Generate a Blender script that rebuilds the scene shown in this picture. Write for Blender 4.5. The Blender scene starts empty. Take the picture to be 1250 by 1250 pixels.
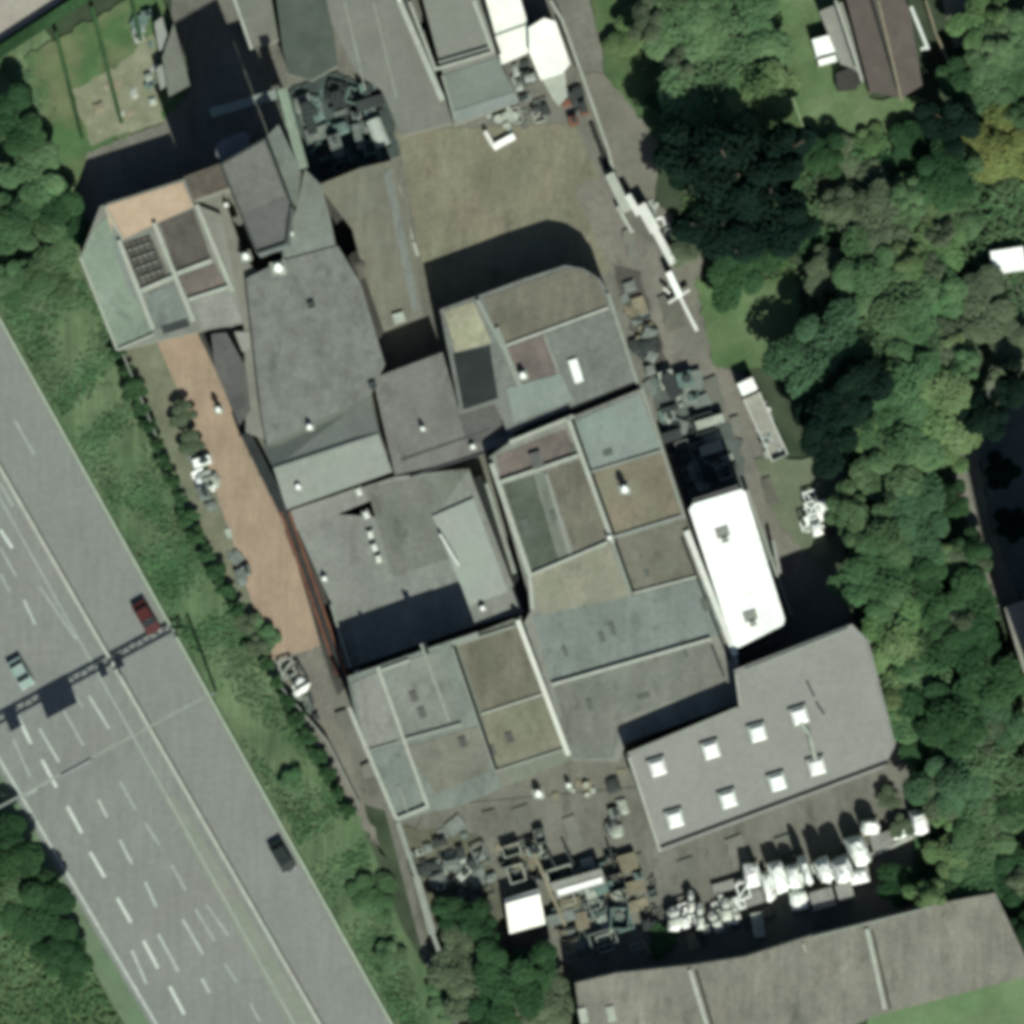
import bpy, math, random
import numpy as np
from mathutils import Vector
random.seed(7); rng = np.random.default_rng(7)
scene = bpy.context.scene
COL = scene.collection
S = 0.1; CAMH = 800.0
# ------------------------------------------------------------------ camera, sky, sun, exposure
cam = bpy.data.cameras.new('camera'); camo = bpy.data.objects.new('camera', cam); COL.objects.link(camo)
camo.location = (0, 0, CAMH); cam.sensor_width = 36; cam.lens = 36 * CAMH / 125.0
cam.clip_start = 10; cam.clip_end = 5000; scene.camera = camo
w = bpy.data.worlds.new('World'); scene.world = w; w.use_nodes = True
nt = w.node_tree; nt.nodes.clear()
sk = nt.nodes.new('ShaderNodeTexSky'); sk.sky_type = 'NISHITA'; sk.sun_disc = False
sk.sun_elevation = math.radians(45); sk.sun_rotation = math.radians(160)
bg = nt.nodes.new('ShaderNodeBackground'); bg.inputs[1].default_value = 0.05
wo = nt.nodes.new('ShaderNodeOutputWorld')
nt.links.new(sk.outputs[0], bg.inputs[0]); nt.links.new(bg.outputs[0], wo.inputs[0])
sun = bpy.data.lights.new('sun', 'SUN'); sun.energy = 4.6; sun.angle = math.radians(0.8); sun.color = (1, .985, .9)
suno = bpy.data.objects.new('sun', sun); COL.objects.link(suno)
suno.rotation_euler = Vector((.344, -.939, 1.0)).to_track_quat('Z', 'Y').to_euler(); suno.location = (30, -90, 120)
vs = scene.view_settings; vs.view_transform = 'Standard'; vs.look = 'None'; vs.gamma = 1; vs.use_curve_mapping = False
vs.exposure = 0.74
scene.cycles.filter_width = 5.0
scene.cycles.max_bounces = 4; scene.cycles.diffuse_bounces = 2; scene.cycles.glossy_bounces = 2

# ------------------------------------------------------------------ helpers
def W(px, py, z=0.0):
    k = S * (1 - z / CAMH)
    return ((px - 625) * k, (625 - py) * k, z)
def lin(c):
    c /= 255.0
    return c / 12.92 if c <= .04045 else ((c + .055) / 1.055) ** 2.4
GAIN = 0.55
MATS = {}
def mat(name, rgb, *a, **k):
    return mat_(name, rgb, *a, **k)
def mat_(name, rgb, var=.22, scale=.25, fine=.12, rough=.85, rgb2=None, amt2=.5, streak=0, metal=0, gain=None, spots=0, ang=-17.5, stain=None):
    """a procedural surface: base tint, broad mottling, second tint in patches, grain, optional streaks"""
    if name in MATS: return MATS[name]
    g = GAIN if gain is None else gain
    def tame(q):      # weathered paint and concrete: little chroma
        if q is None or q[1] > q[0] + 8 and q[1] > q[2] + 8 or name.startswith('leaf') or name in ('car_red', 'rusty_metal', 'tan_road', 'sand'): return q
        L = sum(q) / 3; return tuple(L + (c - L) * .78 + d for c, d in zip(q, (-2.0, 1.6, .4)))
    rgb, rgb2 = tame(rgb), tame(rgb2)
    if name.startswith('leaf'): rgb = (rgb[0] - 1, rgb[1], rgb[2] + 2); rgb2 = (rgb2[0] - 2, rgb2[1], rgb2[2] + 2)
    base = [lin(c) * g for c in rgb]
    m = bpy.data.materials.new(name); m.use_nodes = True
    n = m.node_tree.nodes; l = m.node_tree.links; b = n['Principled BSDF']
    b.inputs['Roughness'].default_value = rough; b.inputs['Metallic'].default_value = metal
    b.inputs['Specular IOR Level'].default_value = .03 if name.startswith('leaf') else .2
    geo = n.new('ShaderNodeNewGeometry')
    def noise(sc, det=5, ro=.6, vec=None):
        t = n.new('ShaderNodeTexNoise'); t.inputs['Scale'].default_value = sc; t.inputs['Detail'].default_value = det
        t.inputs['Roughness'].default_value = ro; l.new(vec or geo.outputs['Position'], t.inputs['Vector']); return t.outputs['Fac']
    def ramp(f, a, bb, lo, hi):
        r = n.new('ShaderNodeMapRange'); r.inputs[1].default_value = a; r.inputs[2].default_value = bb
        r.inputs[3].default_value = lo; r.inputs[4].default_value = hi; l.new(f, r.inputs[0]); return r.outputs[0]
    def mul(a, bb):
        x = n.new('ShaderNodeMath'); x.operation = 'MULTIPLY'; l.new(a, x.inputs[0]); l.new(bb, x.inputs[1]); return x.outputs[0]
    f = ramp(noise(scale), .3, .7, 1 - var, 1 + var)
    f = mul(f, ramp(noise(scale * 14, 3), .3, .7, 1 - fine, 1 + fine))
    f = mul(f, ramp(noise(1.3, 2), .3, .7, .94, 1.06)) if var < .25 else f
    if streak:
        mp = n.new('ShaderNodeMapping'); mp.inputs['Rotation'].default_value = (0, 0, math.radians(ang)); mp.inputs['Scale'].default_value = (1.6, .14, 1)
        l.new(geo.outputs['Position'], mp.inputs['Vector'])
        f = mul(f, ramp(noise(1.0, 3, .5, mp.outputs[0]), .35, .65, 1 - streak, 1 + streak))
    if stain is None: stain = .26 if name.endswith('roof') or name.startswith(('cell', 'sw_', 'mb_', 'nb_', 'deck', 'annex', 'yard', 'path')) else 0
    if stain:
        mp3 = n.new('ShaderNodeMapping'); mp3.inputs['Rotation'].default_value = (0, 0, math.radians(17.5)); mp3.inputs['Scale'].default_value = (1, .5, 1); mp3.inputs['Location'].default_value = (9, 4, 2)
        l.new(geo.outputs['Position'], mp3.inputs['Vector'])
        f = mul(f, ramp(noise(.5, 6, .7, mp3.outputs[0]), .54, .66, 1, 1 - stain)); f = mul(f, ramp(noise(.9, 5, .7, mp3.outputs[0]), .36, .44, 1 + stain * .5, 1)); f = mul(f, ramp(noise(2.2, 4, .75), .3, .7, 1 - stain * .5, 1 + stain * .5)); f = mul(f, ramp(noise(.22, 3, .5, mp3.outputs[0]), .35, .65, 1 + stain * .4, 1 - stain * .35))
    if spots:
        f = mul(f, ramp(noise(.55, 2), .62, .72, 1, 1 - spots))
    mix = n.new('ShaderNodeMix'); mix.data_type = 'RGBA'
    mix.inputs[6].default_value = (*base, 1)
    if rgb2: mix.inputs[7].default_value = (*[lin(c) * g for c in rgb2], 1)
    else: mix.inputs[7].default_value = (base[0] * .92, base[1] * 1.02, base[2] * .96, 1)
    mp2 = n.new('ShaderNodeMapping'); mp2.inputs['Location'].default_value = (37, 11, 5); l.new(geo.outputs['Position'], mp2.inputs['Vector'])
    l.new(ramp(noise(scale * .8, 4, .6, mp2.outputs[0]), .4, .62, 0, amt2 if rgb2 else .8), mix.inputs[0])
    vm = n.new('ShaderNodeVectorMath'); vm.operation = 'SCALE'; l.new(mix.outputs[2], vm.inputs[0]); l.new(f, vm.inputs['Scale'])
    l.new(vm.outputs[0], b.inputs['Base Color'])
    bp = n.new('ShaderNodeBump'); bp.inputs['Strength'].default_value = .5; bp.inputs['Distance'].default_value = .04
    l.new(noise(6, 3), bp.inputs['Height']); l.new(bp.outputs[0], b.inputs['Normal'])
    MATS[name] = m; return m

M = dict(
 road=mat('road', (131, 135, 129), .07, .12, .05, rgb2=(138, 137, 131), streak=.06, ang=-29),
 road2=mat('road_shoulder', (132, 136, 130), .05, .15, .05, rgb2=(136, 137, 128), streak=.045, ang=-29),
 paint=mat('road_paint', (205, 210, 200), .1, .6, .1),
 paint_worn=mat('road_paint_worn', (162, 167, 158), .12, .6, .1),
 paint_mid=mat('road_paint_mid', (184, 190, 180), .12, .6, .1),
 soil=mat('soil', (62, 76, 56), .3, .3, .2, rgb2=(45, 66, 42)),
 grass=mat('grass_ground', (72, 98, 62), .25, .25, .2, rgb2=(96, 112, 74)),
 lawn=mat('lawn', (82, 112, 70), .25, .2, .15, rgb2=(102, 122, 86), amt2=.9),
 gardn=mat('garden_green', (74, 108, 66), .25, .3, .2, rgb2=(106, 116, 84), amt2=.9),
 gardt=mat('garden_soil', (140, 142, 112), .2, .5, .2, rgb2=(112, 122, 92)),
 pinkroad=mat('pale_road', (168, 158, 144), .1, .2, .06),
 yard=mat('yard_concrete', (118, 116, 104), .12, .2, .08, rgb2=(104, 104, 92), streak=.05),
 olive=mat('yard_olive', (126, 124, 100), .1, .2, .08, rgb2=(132, 120, 100), streak=.04),
 path=mat('path_concrete', (126, 120, 108), .1, .2, .08, rgb2=(116, 114, 104)),
 tan=mat('tan_road', (161, 144, 123), .1, .3, .08, rgb2=(152, 140, 120), streak=.07, stain=.08),
 sand=mat('sand', (190, 172, 148), .1, .4, .1, rgb2=(180, 162, 132)),
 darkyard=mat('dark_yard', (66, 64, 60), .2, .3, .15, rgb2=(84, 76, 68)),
 greyroof=mat('grey_roof', (122, 125, 118), .1, .3, .1, rgb2=(112, 118, 110), streak=.05),
 feltroof=mat('felt_roof', (118, 120, 113), .16, .7, .12, rgb2=(120, 126, 118)),
 darkroof=mat('dark_roof', (98, 96, 92), .1, .4, .1, rgb2=(90, 92, 88)),
 paleroof=mat('pale_roof', (150, 154, 145), .05, .2, .04, rgb2=(158, 160, 148)),
 gritroof=mat('grit_roof', (142, 142, 134), .06, .2, .05, rgb2=(134, 136, 128)),
 tealroof=mat('teal_roof', (126, 136, 128), .1, .25, .07, rgb2=(118, 130, 118), streak=.05, spots=.25),
 bluegrey=mat('bluegrey_roof', (138, 147, 140), .06, .2, .04, stain=.12),
 greenroof=mat('green_roof', (132, 152, 132), .08, .3, .06, rgb2=(142, 154, 142)),
 tanroof=mat('tan_roof', (140, 136, 112), .12, .3, .08, rgb2=(126, 126, 108), streak=.06),
 brownroof=mat('brown_roof', (118, 112, 96), .12, .35, .1, rgb2=(106, 108, 88), streak=.06),
 mauveroof=mat('mauve_roof', (122, 108, 100), .16, .4, .1, rgb2=(98, 92, 86)),
 mossroof=mat('moss_roof', (90, 98, 84), .18, .5, .12, rgb2=(74, 88, 70)),
 lightconc=mat('light_concrete', (150, 150, 138), .1, .3, .08, rgb2=(140, 146, 134)),
 rooftan=mat('tan_tank_roof', (165, 160, 130), .1, .4, .08),
 brick=mat('wall_brick', (128, 104, 88), .15, 1, .1),
 render=mat('wall_render', (150, 146, 134), .1, .5, .06),
 cladding=mat('wall_cladding', (120, 126, 124), .08, .4, .05),
 coping=mat('coping', (178, 180, 166), .1, .8, .08),
 copingdim=mat('coping_dim', (150, 154, 142), .1, .8, .08),
 copinghi=mat('coping_white', (228, 228, 218), .05, .8, .05),
 white=mat('white_paint', (246, 246, 240), .07, .25, .06, gain=.64, rough=.6, stain=.09),
 cream=mat('cream_roof', (248, 246, 232), .07, .25, .06, gain=.62, rough=.6, stain=.09),
 dome=mat('dome_acrylic', (240, 240, 234), .14, .25, .08, gain=.66, rough=.3),
 gutter=mat('gutter', (38, 40, 38), .2, .5, .1),
 dark=mat('dark_metal', (62, 66, 66), .2, .6, .1),
 rust=mat('rusty_metal', (120, 84, 68), .25, 1, .2),
 steel=mat('galvanised', (170, 174, 168), .15, 1, .1, rough=.5, metal=.2),
 pale=mat('pale_scrap', (172, 176, 162), .25, 1.2, .2),
 midscrap=mat('grey_scrap', (122, 128, 122), .25, 1.2, .2),
 tealscrap=mat('teal_scrap', (104, 128, 122), .3, 1.2, .2),
 wood=mat('wood_planks', (150, 138, 112), .2, 1, .15),
 tile=mat('house_tiles', (104, 92, 84), .1, .5, .1, rgb2=(94, 86, 78)),
 bark=mat('bark', (84, 72, 58), .2, 2, .2),
 glass=mat('car_glass', (30, 36, 40), .05, 1, .02, rough=.15),
 tyre=mat('tyre', (25, 25, 25), .05, 1, .02),
 red=mat('car_red', (84, 44, 42), .04, 1, .02, rough=.35),
 carblk=mat('car_dark', (44, 52, 50), .04, 1, .02, rough=.35),
 carteal=mat('car_teal', (150, 172, 164), .04, 1, .02, rough=.35),
 lamp=mat('lamp_lens', (220, 220, 210), .02, 1, .02, rough=.2),
 water=mat('drain', (36, 44, 44), .1, .3, .1),
)
FOL = dict(
 light=mat('leaf_light', (90, 122, 76), .3, .14, .2, rgb2=(112, 130, 88), amt2=.9),
 mid=mat('leaf_mid', (72, 104, 68), .36, .12, .15, rgb2=(98, 122, 84), amt2=.9),
 dark=mat('leaf_dark', (46, 74, 46), .35, .12, .2, rgb2=(64, 92, 58), amt2=.9),
 deep=mat('leaf_shade', (26, 44, 32), .3, .25, .2, rgb2=(18, 34, 28)),  # near-black leaves: the wood's deep shade is put into the colour
 dull=mat('leaf_dull', (92, 106, 80), .25, .25, .2, rgb2=(82, 96, 72)),
 yellow=mat('leaf_yellow', (114, 124, 72), .3, .35, .2, rgb2=(84, 108, 60)),
 blue=mat('leaf_bluish', (68, 98, 68), .3, .25, .2, rgb2=(80, 108, 78)),
 verge=mat('leaf_verge', (74, 108, 70), .36, .2, .12, rgb2=(102, 124, 90), amt2=.9),
 grasst=mat('leaf_grass', (88, 118, 70), .2, .2, .15, rgb2=(78, 110, 66)),
)

def mesh_obj(name, verts, faces, m, parent=None, origin=None, smooth=False):
    me = bpy.data.meshes.new(name)
    o3 = Vector(origin) if origin is not None else (parent.location if parent is not None else Vector((0, 0, 0)))
    if parent is not None and parent.parent is not None: o3 = parent.parent.location + parent.location
    me.from_pydata([(v[0] - o3[0], v[1] - o3[1], v[2] - o3[2]) for v in verts], [], faces)
    me.materials.append(m); me.update()
    if smooth: me.shade_smooth()
    o = bpy.data.objects.new(name, me); COL.objects.link(o)
    if parent is not None: o.parent = parent
    elif origin is not None: o.location = o3
    return o
def tag(o, label=None, cat=None, group=None, kind=None):
    if label: o['label'] = label
    if cat: o['category'] = cat
    if group: o['group'] = group
    if kind: o['kind'] = kind
    return o
def thing(name, label, cat, loc, group=None, rz=0):
    o = bpy.data.objects.new(name, None); COL.objects.link(o); o.location = loc; o.rotation_euler = (0, 0, rz)
    return tag(o, label, cat, group)
def copy_tree(o, parent=None, loc=None, rz=None, sc=None, label=None):
    c = o.copy(); COL.objects.link(c)
    if parent is not None: c.parent = parent
    if loc is not None: c.location = loc
    if rz is not None: c.rotation_euler = (0, 0, rz)
    if sc is not None: c.scale = sc
    if label: c['label'] = label
    for ch in list(o.children): copy_tree(ch, c)
    return c
def ccw(p):
    a = sum(p[i][0] * p[(i + 1) % len(p)][1] - p[(i + 1) % len(p)][0] * p[i][1] for i in range(len(p)))
    return p if a > 0 else p[::-1]
def prism_vf(pts, z0, z1, zp=None, inset=0.0, base=0):
    """pts in photo pixels; heights in metres"""
    P = ccw([W(x, y, z1 if zp is None else zp)[:2] for x, y in pts]); n = len(P)
    if inset:
        cx = sum(p[0] for p in P) / n; cy = sum(p[1] for p in P) / n
        Q = []
        for p in P:
            d = math.hypot(p[0] - cx, p[1] - cy) or 1
            Q.append((p[0] - (p[0] - cx) / d * inset, p[1] - (p[1] - cy) / d * inset))
        P = Q
    v = [(p[0], p[1], z0) for p in P] + [(p[0], p[1], z1) for p in P]
    f = [tuple(range(n - 1, -1, -1)), tuple(range(n, 2 * n))] + [(i, (i + 1) % n, n + (i + 1) % n, n + i) for i in range(n)]
    return v, [tuple(base + j for j in q) for q in f]
ctr = [0]
def jit():
    ctr[0] += 1
    return (ctr[0] % 37) * .0011
def prism(name, pts, z0, z1, m, parent=None, inset=0.0):
    v, f = prism_vf(pts, z0, z1, inset=inset)
    return mesh_obj(name, v, f, m, parent)
LV = [0]
ORG = ('grass', 'lawn', 'garden', 'scrub', 'clearing', 'soil', 'wood', 'bare', 'oily', 'litter', 'path', 'patch', 'dirt', 'field', 'side', 'strip')
def sheet(name, pts, m, z=None, parent=None, rough=None):
    """a ground surface as its own thin sheet; soft ground gets a ragged edge"""
    if rough is None: rough = 3.2 if any(k in name for k in ORG) and 'verge_' not in name and 'median' not in name else 0
    if rough:
        r0 = random.Random(len(name) * 7 + len(pts)); Q = []
        for i in range(len(pts)):
            a, b = pts[i], pts[(i + 1) % len(pts)]; L = math.hypot(b[0] - a[0], b[1] - a[1]); n = max(1, min(60, int(L / 9)))
            for k in range(n):
                t = k / n; Q.append((a[0] + (b[0] - a[0]) * t + r0.uniform(-1, 1) * rough, a[1] + (b[1] - a[1]) * t + r0.uniform(-1, 1) * rough))
        pts = Q
    LV[0] += 1
    z = .012 * LV[0] if z is None else z
    P = ccw([W(x, y, z) for x, y in pts])
    o = mesh_obj(name, P, [tuple(range(len(P)))], m, parent)
    if parent is None: tag(o, kind='structure')
    return o
def bar_vf(p0, p1, wpx, z0, z1, base=0):
    a = Vector(W(*p0, z1)[:2]); b = Vector(W(*p1, z1)[:2]); d = (b - a).normalized(); q = Vector((-d.y, d.x)) * (wpx * S / 2)
    P = [a + q, a - q, b - q, b + q]; P = ccw([tuple(p) for p in P])
    v = [(p[0], p[1], z0) for p in P] + [(p[0], p[1], z1) for p in P]
    f = [(3, 2, 1, 0), (4, 5, 6, 7)] + [(i, (i + 1) % 4, 4 + (i + 1) % 4, 4 + i) for i in range(4)]
    return v, [tuple(base + j for j in t) for t in f]
def bar(name, p0, p1, wpx, z0, z1, m, parent=None):
    v, f = bar_vf(p0, p1, wpx, z0, z1 + jit()); return mesh_obj(name, v, f, m, parent)
def join_vf(parts):
    V, F = [], []
    for v, f in parts:
        b = len(V); V += list(v); F += [tuple(b + j for j in t) for t in f]
    return V, F
def box_vf(cx, cy, cz, sx, sy, sz, rz=0, taper=1.0):
    c, s = math.cos(rz), math.sin(rz); v = []
    for z, k in ((-1, 1), (1, taper)):
        for x, y in ((-1, -1), (1, -1), (1, 1), (-1, 1)):
            X, Y = x * sx / 2 * k, y * sy / 2 * k
            v.append((cx + X * c - Y * s, cy + X * s + Y * c, cz + z * sz / 2))
    return v, [(3, 2, 1, 0), (4, 5, 6, 7), (0, 1, 5, 4), (1, 2, 6, 5), (2, 3, 7, 6), (3, 0, 4, 7)]
def cyl_vf(cx, cy, z0, z1, r0, r1, n=14):
    v = [(cx + r * math.cos(2 * math.pi * i / n), cy + r * math.sin(2 * math.pi * i / n), z) for z, r in ((z0, r0), (z1, r1)) for i in range(n)]
    return v, [tuple(range(n - 1, -1, -1)), tuple(range(n, 2 * n))] + [(i, (i + 1) % n, n + (i + 1) % n, n + i) for i in range(n)]
def tube_vf(a, b, r, n=8):
    a = Vector(a); b = Vector(b); d = (b - a).normalized()
    u = d.orthogonal().normalized(); w_ = d.cross(u); v = []
    for p in (a, b):
        for i in range(n):
            t = 2 * math.pi * i / n; v.append(tuple(p + (u * math.cos(t) + w_ * math.sin(t)) * r))
    return v, [tuple(range(n - 1, -1, -1)), tuple(range(n, 2 * n))] + [(i, (i + 1) % n, n + (i + 1) % n, n + i) for i in range(n)]
def centre(pts):
    return (sum(p[0] for p in pts) / len(pts), sum(p[1] for p in pts) / len(pts))
def building(name, label, cat, pts, h, roof, wall=None, z0=0, parapet=None, group=None):
    c = centre(pts); j = jit()
    t = thing(name, label, cat, W(*c, z0), group)
    prism('wall', pts, z0, h - .2, wall or M['render'], t, inset=.05 + j)
    prism('roof', pts, h - .2, h + j * .3, roof, t)
    if parapet:
        wpx, ph, pm = parapet
        for i in range(len(pts)):
            a, b = pts[i], pts[(i + 1) % len(pts)]
            # pull the strip inside the roof edge
            cx, cy = c; mx, my = (a[0] + b[0]) / 2, (a[1] + b[1]) / 2
            dx, dy = b[0] - a[0], b[1] - a[1]; L = math.hypot(dx, dy) or 1
            nx, ny = -dy / L, dx / L
            if nx * (cx - mx) + ny * (cy - my) < 0: nx, ny = -nx, -ny
            o = wpx / 2 - .2
            a2 = (a[0] + nx * o + dx / L * wpx * .5, a[1] + ny * o + dy / L * wpx * .5); b2 = (b[0] + nx * o - dx / L * wpx * .5, b[1] + ny * o - dy / L * wpx * .5)
            bar('parapet', a2, b2, wpx, h - .3, h + ph, pm, t)
    return t
def panel(t, pts, h, m, name='roof_panel', th=.05):
    return prism(name, pts, h - .02, h + th + jit(), m, t)
def wallbar(t, p0, p1, wpx, h, ph, m, name='parapet', gut=None):
    bar(name, p0, p1, wpx, h - .1, h + ph, m, t)
    if gut:
        dx, dy = p1[0] - p0[0], p1[1] - p0[1]; L = math.hypot(dx, dy); s = gut
        nx, ny = -dy / L * s, dx / L * s; o = wpx / 2 + 2
        if nx < 0 and abs(nx) > abs(ny): nx, ny = -nx, -ny
        bar('gutter', (p0[0] + nx * o, p0[1] + ny * o), (p1[0] + nx * o, p1[1] + ny * o), 4, h - .1, h + .07, M['gutter'], t)

exec_sections = True
# ------------------------------------------------------------------ ground and roads
def ground_sheet():
    R = 900
    o = mesh_obj('ground', [(-R, -R, 0), (R, -R, 0), (R, R, 0), (-R, R, 0)], [(0, 1, 2, 3)], M['soil']); tag(o, kind='structure')
ground_sheet()
def hx(y): return (y - 390) * .556          # near edge of the motorway
def lx(y): return 2.5 + (y - 932) * .592    # far edge line
def bx(y): return 74 + (y - 700) * .575     # central barrier
sheet('verge_grass', [(hx(-700), -700), (hx(-700) + 150, -700), (120, 130), (100, 310), (150, 425), (240, 640), (345, 830), (430, 970), (490, 1130), (560, 1250), (800, 1700), (hx(1700), 1700)], mat('bank_ground', (72, 100, 66), .3, .12, .12, rgb2=(104, 124, 90), amt2=.9, streak=.2, ang=-29))
sheet('field', [(lx(-700) - 300, -700), (lx(-700) - 40, -700), (lx(1700) - 40, 1700), (lx(1700) - 400, 1700)], M['grass'])
road = sheet('highway', [(lx(-700) - 30, -700), (hx(-700) - 1, -700), (hx(1700) - 1, 1700), (lx(1700) - 30, 1700)], M['road'], z=.06)
sheet('verge_strip', [(lx(900) - 34, 900), (lx(900) - 8, 900), (lx(1700) - 8, 1700), (lx(1700) - 45, 1700)], mat('mown_verge', (104, 124, 98), .12, .3, .1), z=.075)
sheet('shoulder', [(bx(-700) + 3, -700), (hx(-700) - 4, -700), (hx(1700) - 4, 1700), (bx(1700) + 3, 1700)], M['road2'], z=.075)
sheet('median_strip', [(200, 975), (215, 972), (bx(1300) - 4, 1300), (bx(1300) - 40, 1300)], mat('median_dust', (138, 141, 126), .08, .3, .06), z=.078)
def line(name, p0, p1, wpx, m, z=.09):
    a = Vector(W(*p0)[:2]); b = Vector(W(*p1)[:2]); d = (b - a).normalized(); q = Vector((-d.y, d.x)) * wpx * S / 2
    z = z + jit() * .2
    return mesh_obj(name, [(*(a + q), z), (*(a - q), z), (*(b - q), z), (*(b + q), z)], [(0, 1, 2, 3)], m, road)
line('edge_line', (lx(-700), -700), (lx(1700), 1700), 3.6, M['paint_mid'])
line('edge_line', (166 + (-700 - 905) * .56, -700), (166, 905), 2.6, M['paint_worn'])
line('edge_line', (166, 905), (166 + (1700 - 905) * .56, 1700), 3.2, mat('yellowed_line', (156, 161, 148), .1, .5, .1))
line('joint_line', (0, 986), (60, 954), 2.5, M['paint_worn'])
B = [((82,984),(100,1017)),((110,1040),(128,1071)),((143,1096),(160,1126)),((175,1148),(193,1182)),((207,1204),(225,1238)),((21,873),(38,908)),((51,927),(69,961))]
Cc = [((120,976),(131,998)),((146,1025),(161,1054)),((177,1076),(191,1107)),((193,1140),(218,1186)),((246,1194),(256,1212)),((223,1122),(248,1165)),((161,1160),(179,1201)),((29,732),(43,762)),((48,889),(72,930)),((109,850),(133,889))]
D = [((146,953),(166,989)),((177,1004),(195,1032)),((209,1055),(227,1087)),((238,1109),(262,1148)),((274,1176),(289,1199)),((305,1224),(317,1247)),((85,841),(101,863)),((77,866),(102,910)),((16,902),(37,948)),((48,716),(93,780)),((18,513),(42,555)),((252,1104),(279,1142)),((0,668),(20,704)),((0,590),(16,618)),((0,700),(12,722))]
for p, q in B: line('lane_dash', p, q, 4.2, M['paint'])
for p, q in Cc: line('lane_dash', p, q, 3.2, M['paint_mid'])
for p, q in D: line('lane_dash', p, q, 3.2, M['paint_worn'])
line('lane_dash', (0, 646), (15, 669), 4, M['paint'])
# crash barriers: beam and posts
def crash_barrier(label, fx, off, y0, y1, m, wpx, dark=True):
    t = thing('crash_barrier', label, 'barrier', W(fx(y0) + off, y0, 0))
    a, b = (fx(y0) + off, y0), (fx(y1) + off, y1)
    bar('rail', a, b, wpx, .45, .82, m, t)
    parts = []
    n = int((y1 - y0) / 22)
    for i in range(n):
        y = y0 + (i + .5) * (y1 - y0) / n; x, yy, _ = W(fx(y) + off, y)
        parts.append(box_vf(x, yy, .25, .14, .14, .5))
    v, f = join_vf(parts); tag(mesh_obj('post', v, f, M['dark'], t), kind='stuff')
crash_barrier('bright steel crash barrier down the middle of the motorway', bx, 0, -60, 1330, M['coping'], 4.6)
crash_barrier('thin pale crash barrier between the hard shoulder and the grass bank', hx, 0, -60, 1330, mat('barrier_green', (158, 174, 150), .1, .6, .1), 3.4)
# yards
sheet('works_yard', [(90, 190), (200, 150), (210, 0), (210, -400), (900, -400), (720, 0), (780, 250), (900, 440), (960, 560), (1040, 750), (1120, 930), (1130, 1040), (1100, 1180), (700, 1200), (560, 1260), (520, 1180), (470, 990), (440, 980), (345, 830), (240, 640), (150, 425), (98, 312)], M['yard'])
sheet('tan_road', [(192, 418), (238, 402), (268, 462), (300, 545), (352, 650), (392, 790), (330, 806), (280, 650), (240, 530)], M['tan'])
sheet('verge_path', [(150, 425), (192, 418), (240, 530), (262, 600), (330, 806), (320, 790), (240, 640)], mat('mossy_path', (112, 118, 92), .2, .4, .15, rgb2=(130, 124, 100)))
sheet('side_yard', [(392, 790), (410, 860), (445, 985), (470, 1050), (430, 985), (330, 815)], M['path'])
sheet('loading_yard', [(485, 160), (700, 150), (745, 240), (750, 330), (545, 380), (518, 340)], M['olive'])
sheet('east_lane', [(735, 215), (760, 270), (800, 300), (845, 400), (870, 445), (915, 460), (960, 560), (1000, 640), (1040, 750), (975, 800), (930, 640), (880, 520), (800, 470), (745, 330), (700, 230)], M['path'])
sheet('upper_path', [(700, 90), (760, 90), (800, 170), (800, 250), (860, 300), (850, 400), (780, 250), (735, 200)], mat('worn_ground', (124, 120, 106), .14, .3, .1, rgb2=(110, 112, 94)))
sheet('dark_strip', [(745, 320), (780, 330), (812, 440), (800, 470), (770, 400)], mat('brown_ground', (88, 80, 76), .2, .5, .15))
sheet('south_yard', [(520, 985), (1110, 930), (1100, 990), (800, 1060), (620, 1110), (560, 1120), (500, 1030)], M['yard'])
sheet('scrub_ground', [(490, 1010), (590, 1020), (620, 1130), (700, 1180), (700, 1250), (560, 1250), (525, 1170)], mat('scrub', (96, 98, 78), .25, .4, .2, rgb2=(112, 106, 84)))
sheet('pale_road', [(-300, -300), (90, -300), (85, -5), (0, 50), (-300, 220)], M['pinkroad'])
sheet('garden_ground', [(30, 70), (190, -20), (235, 105), (200, 148), (108, 185), (95, 235), (70, 200)], M['gardn'])
sheet('garden_soil', [(88, 108), (150, 78), (188, 40), (200, 146), (110, 178)], M['gardt'])
sheet('north_lawn', [(700, -100), (920, -100), (1000, 200), (940, 300), (800, 170), (740, 90)], M['grass'])
sheet('east_lawn', [(922, -100), (1050, -100), (1060, 120), (1125, 118), (1128, 150), (1010, 175), (990, 190), (960, 100)], M['lawn'])
sheet('lower_lawn', [(848, 340), (900, 350), (985, 330), (995, 400), (960, 440), (930, 452), (870, 448)], M['lawn'])
sheet('clearing', [(920, 560), (1040, 560), (1030, 680), (1010, 700), (950, 640)], mat('grassy_gravel', (108, 116, 90), .15, .4, .12))
sheet('wood_floor', [(960, 180), (1250, 150), (1500, 150), (1500, 1100), (1120, 1120), (1100, 800), (1040, 600), (980, 420)], M['soil'])
sheet('dirt_track', [(1155, 555), (1195, 545), (1210, 640), (1250, 740), (1250, 820), (1225, 760), (1180, 640)], mat('dirt_track', (126, 120, 108), .1, .4, .1))
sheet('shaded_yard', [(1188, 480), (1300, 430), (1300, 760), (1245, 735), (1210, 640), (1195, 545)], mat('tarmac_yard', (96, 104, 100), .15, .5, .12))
sheet('house_drive', [(1140, -40), (1205, -40), (1195, 45), (1165, 60)], mat('drive', (128, 126, 106), .08, .4, .08))
sheet('bare_patch', [(1180, 330), (1260, 300), (1260, 460), (1195, 480), (1150, 400)], mat('bare_patch', (112, 116, 96), .15, .4, .12))
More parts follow.
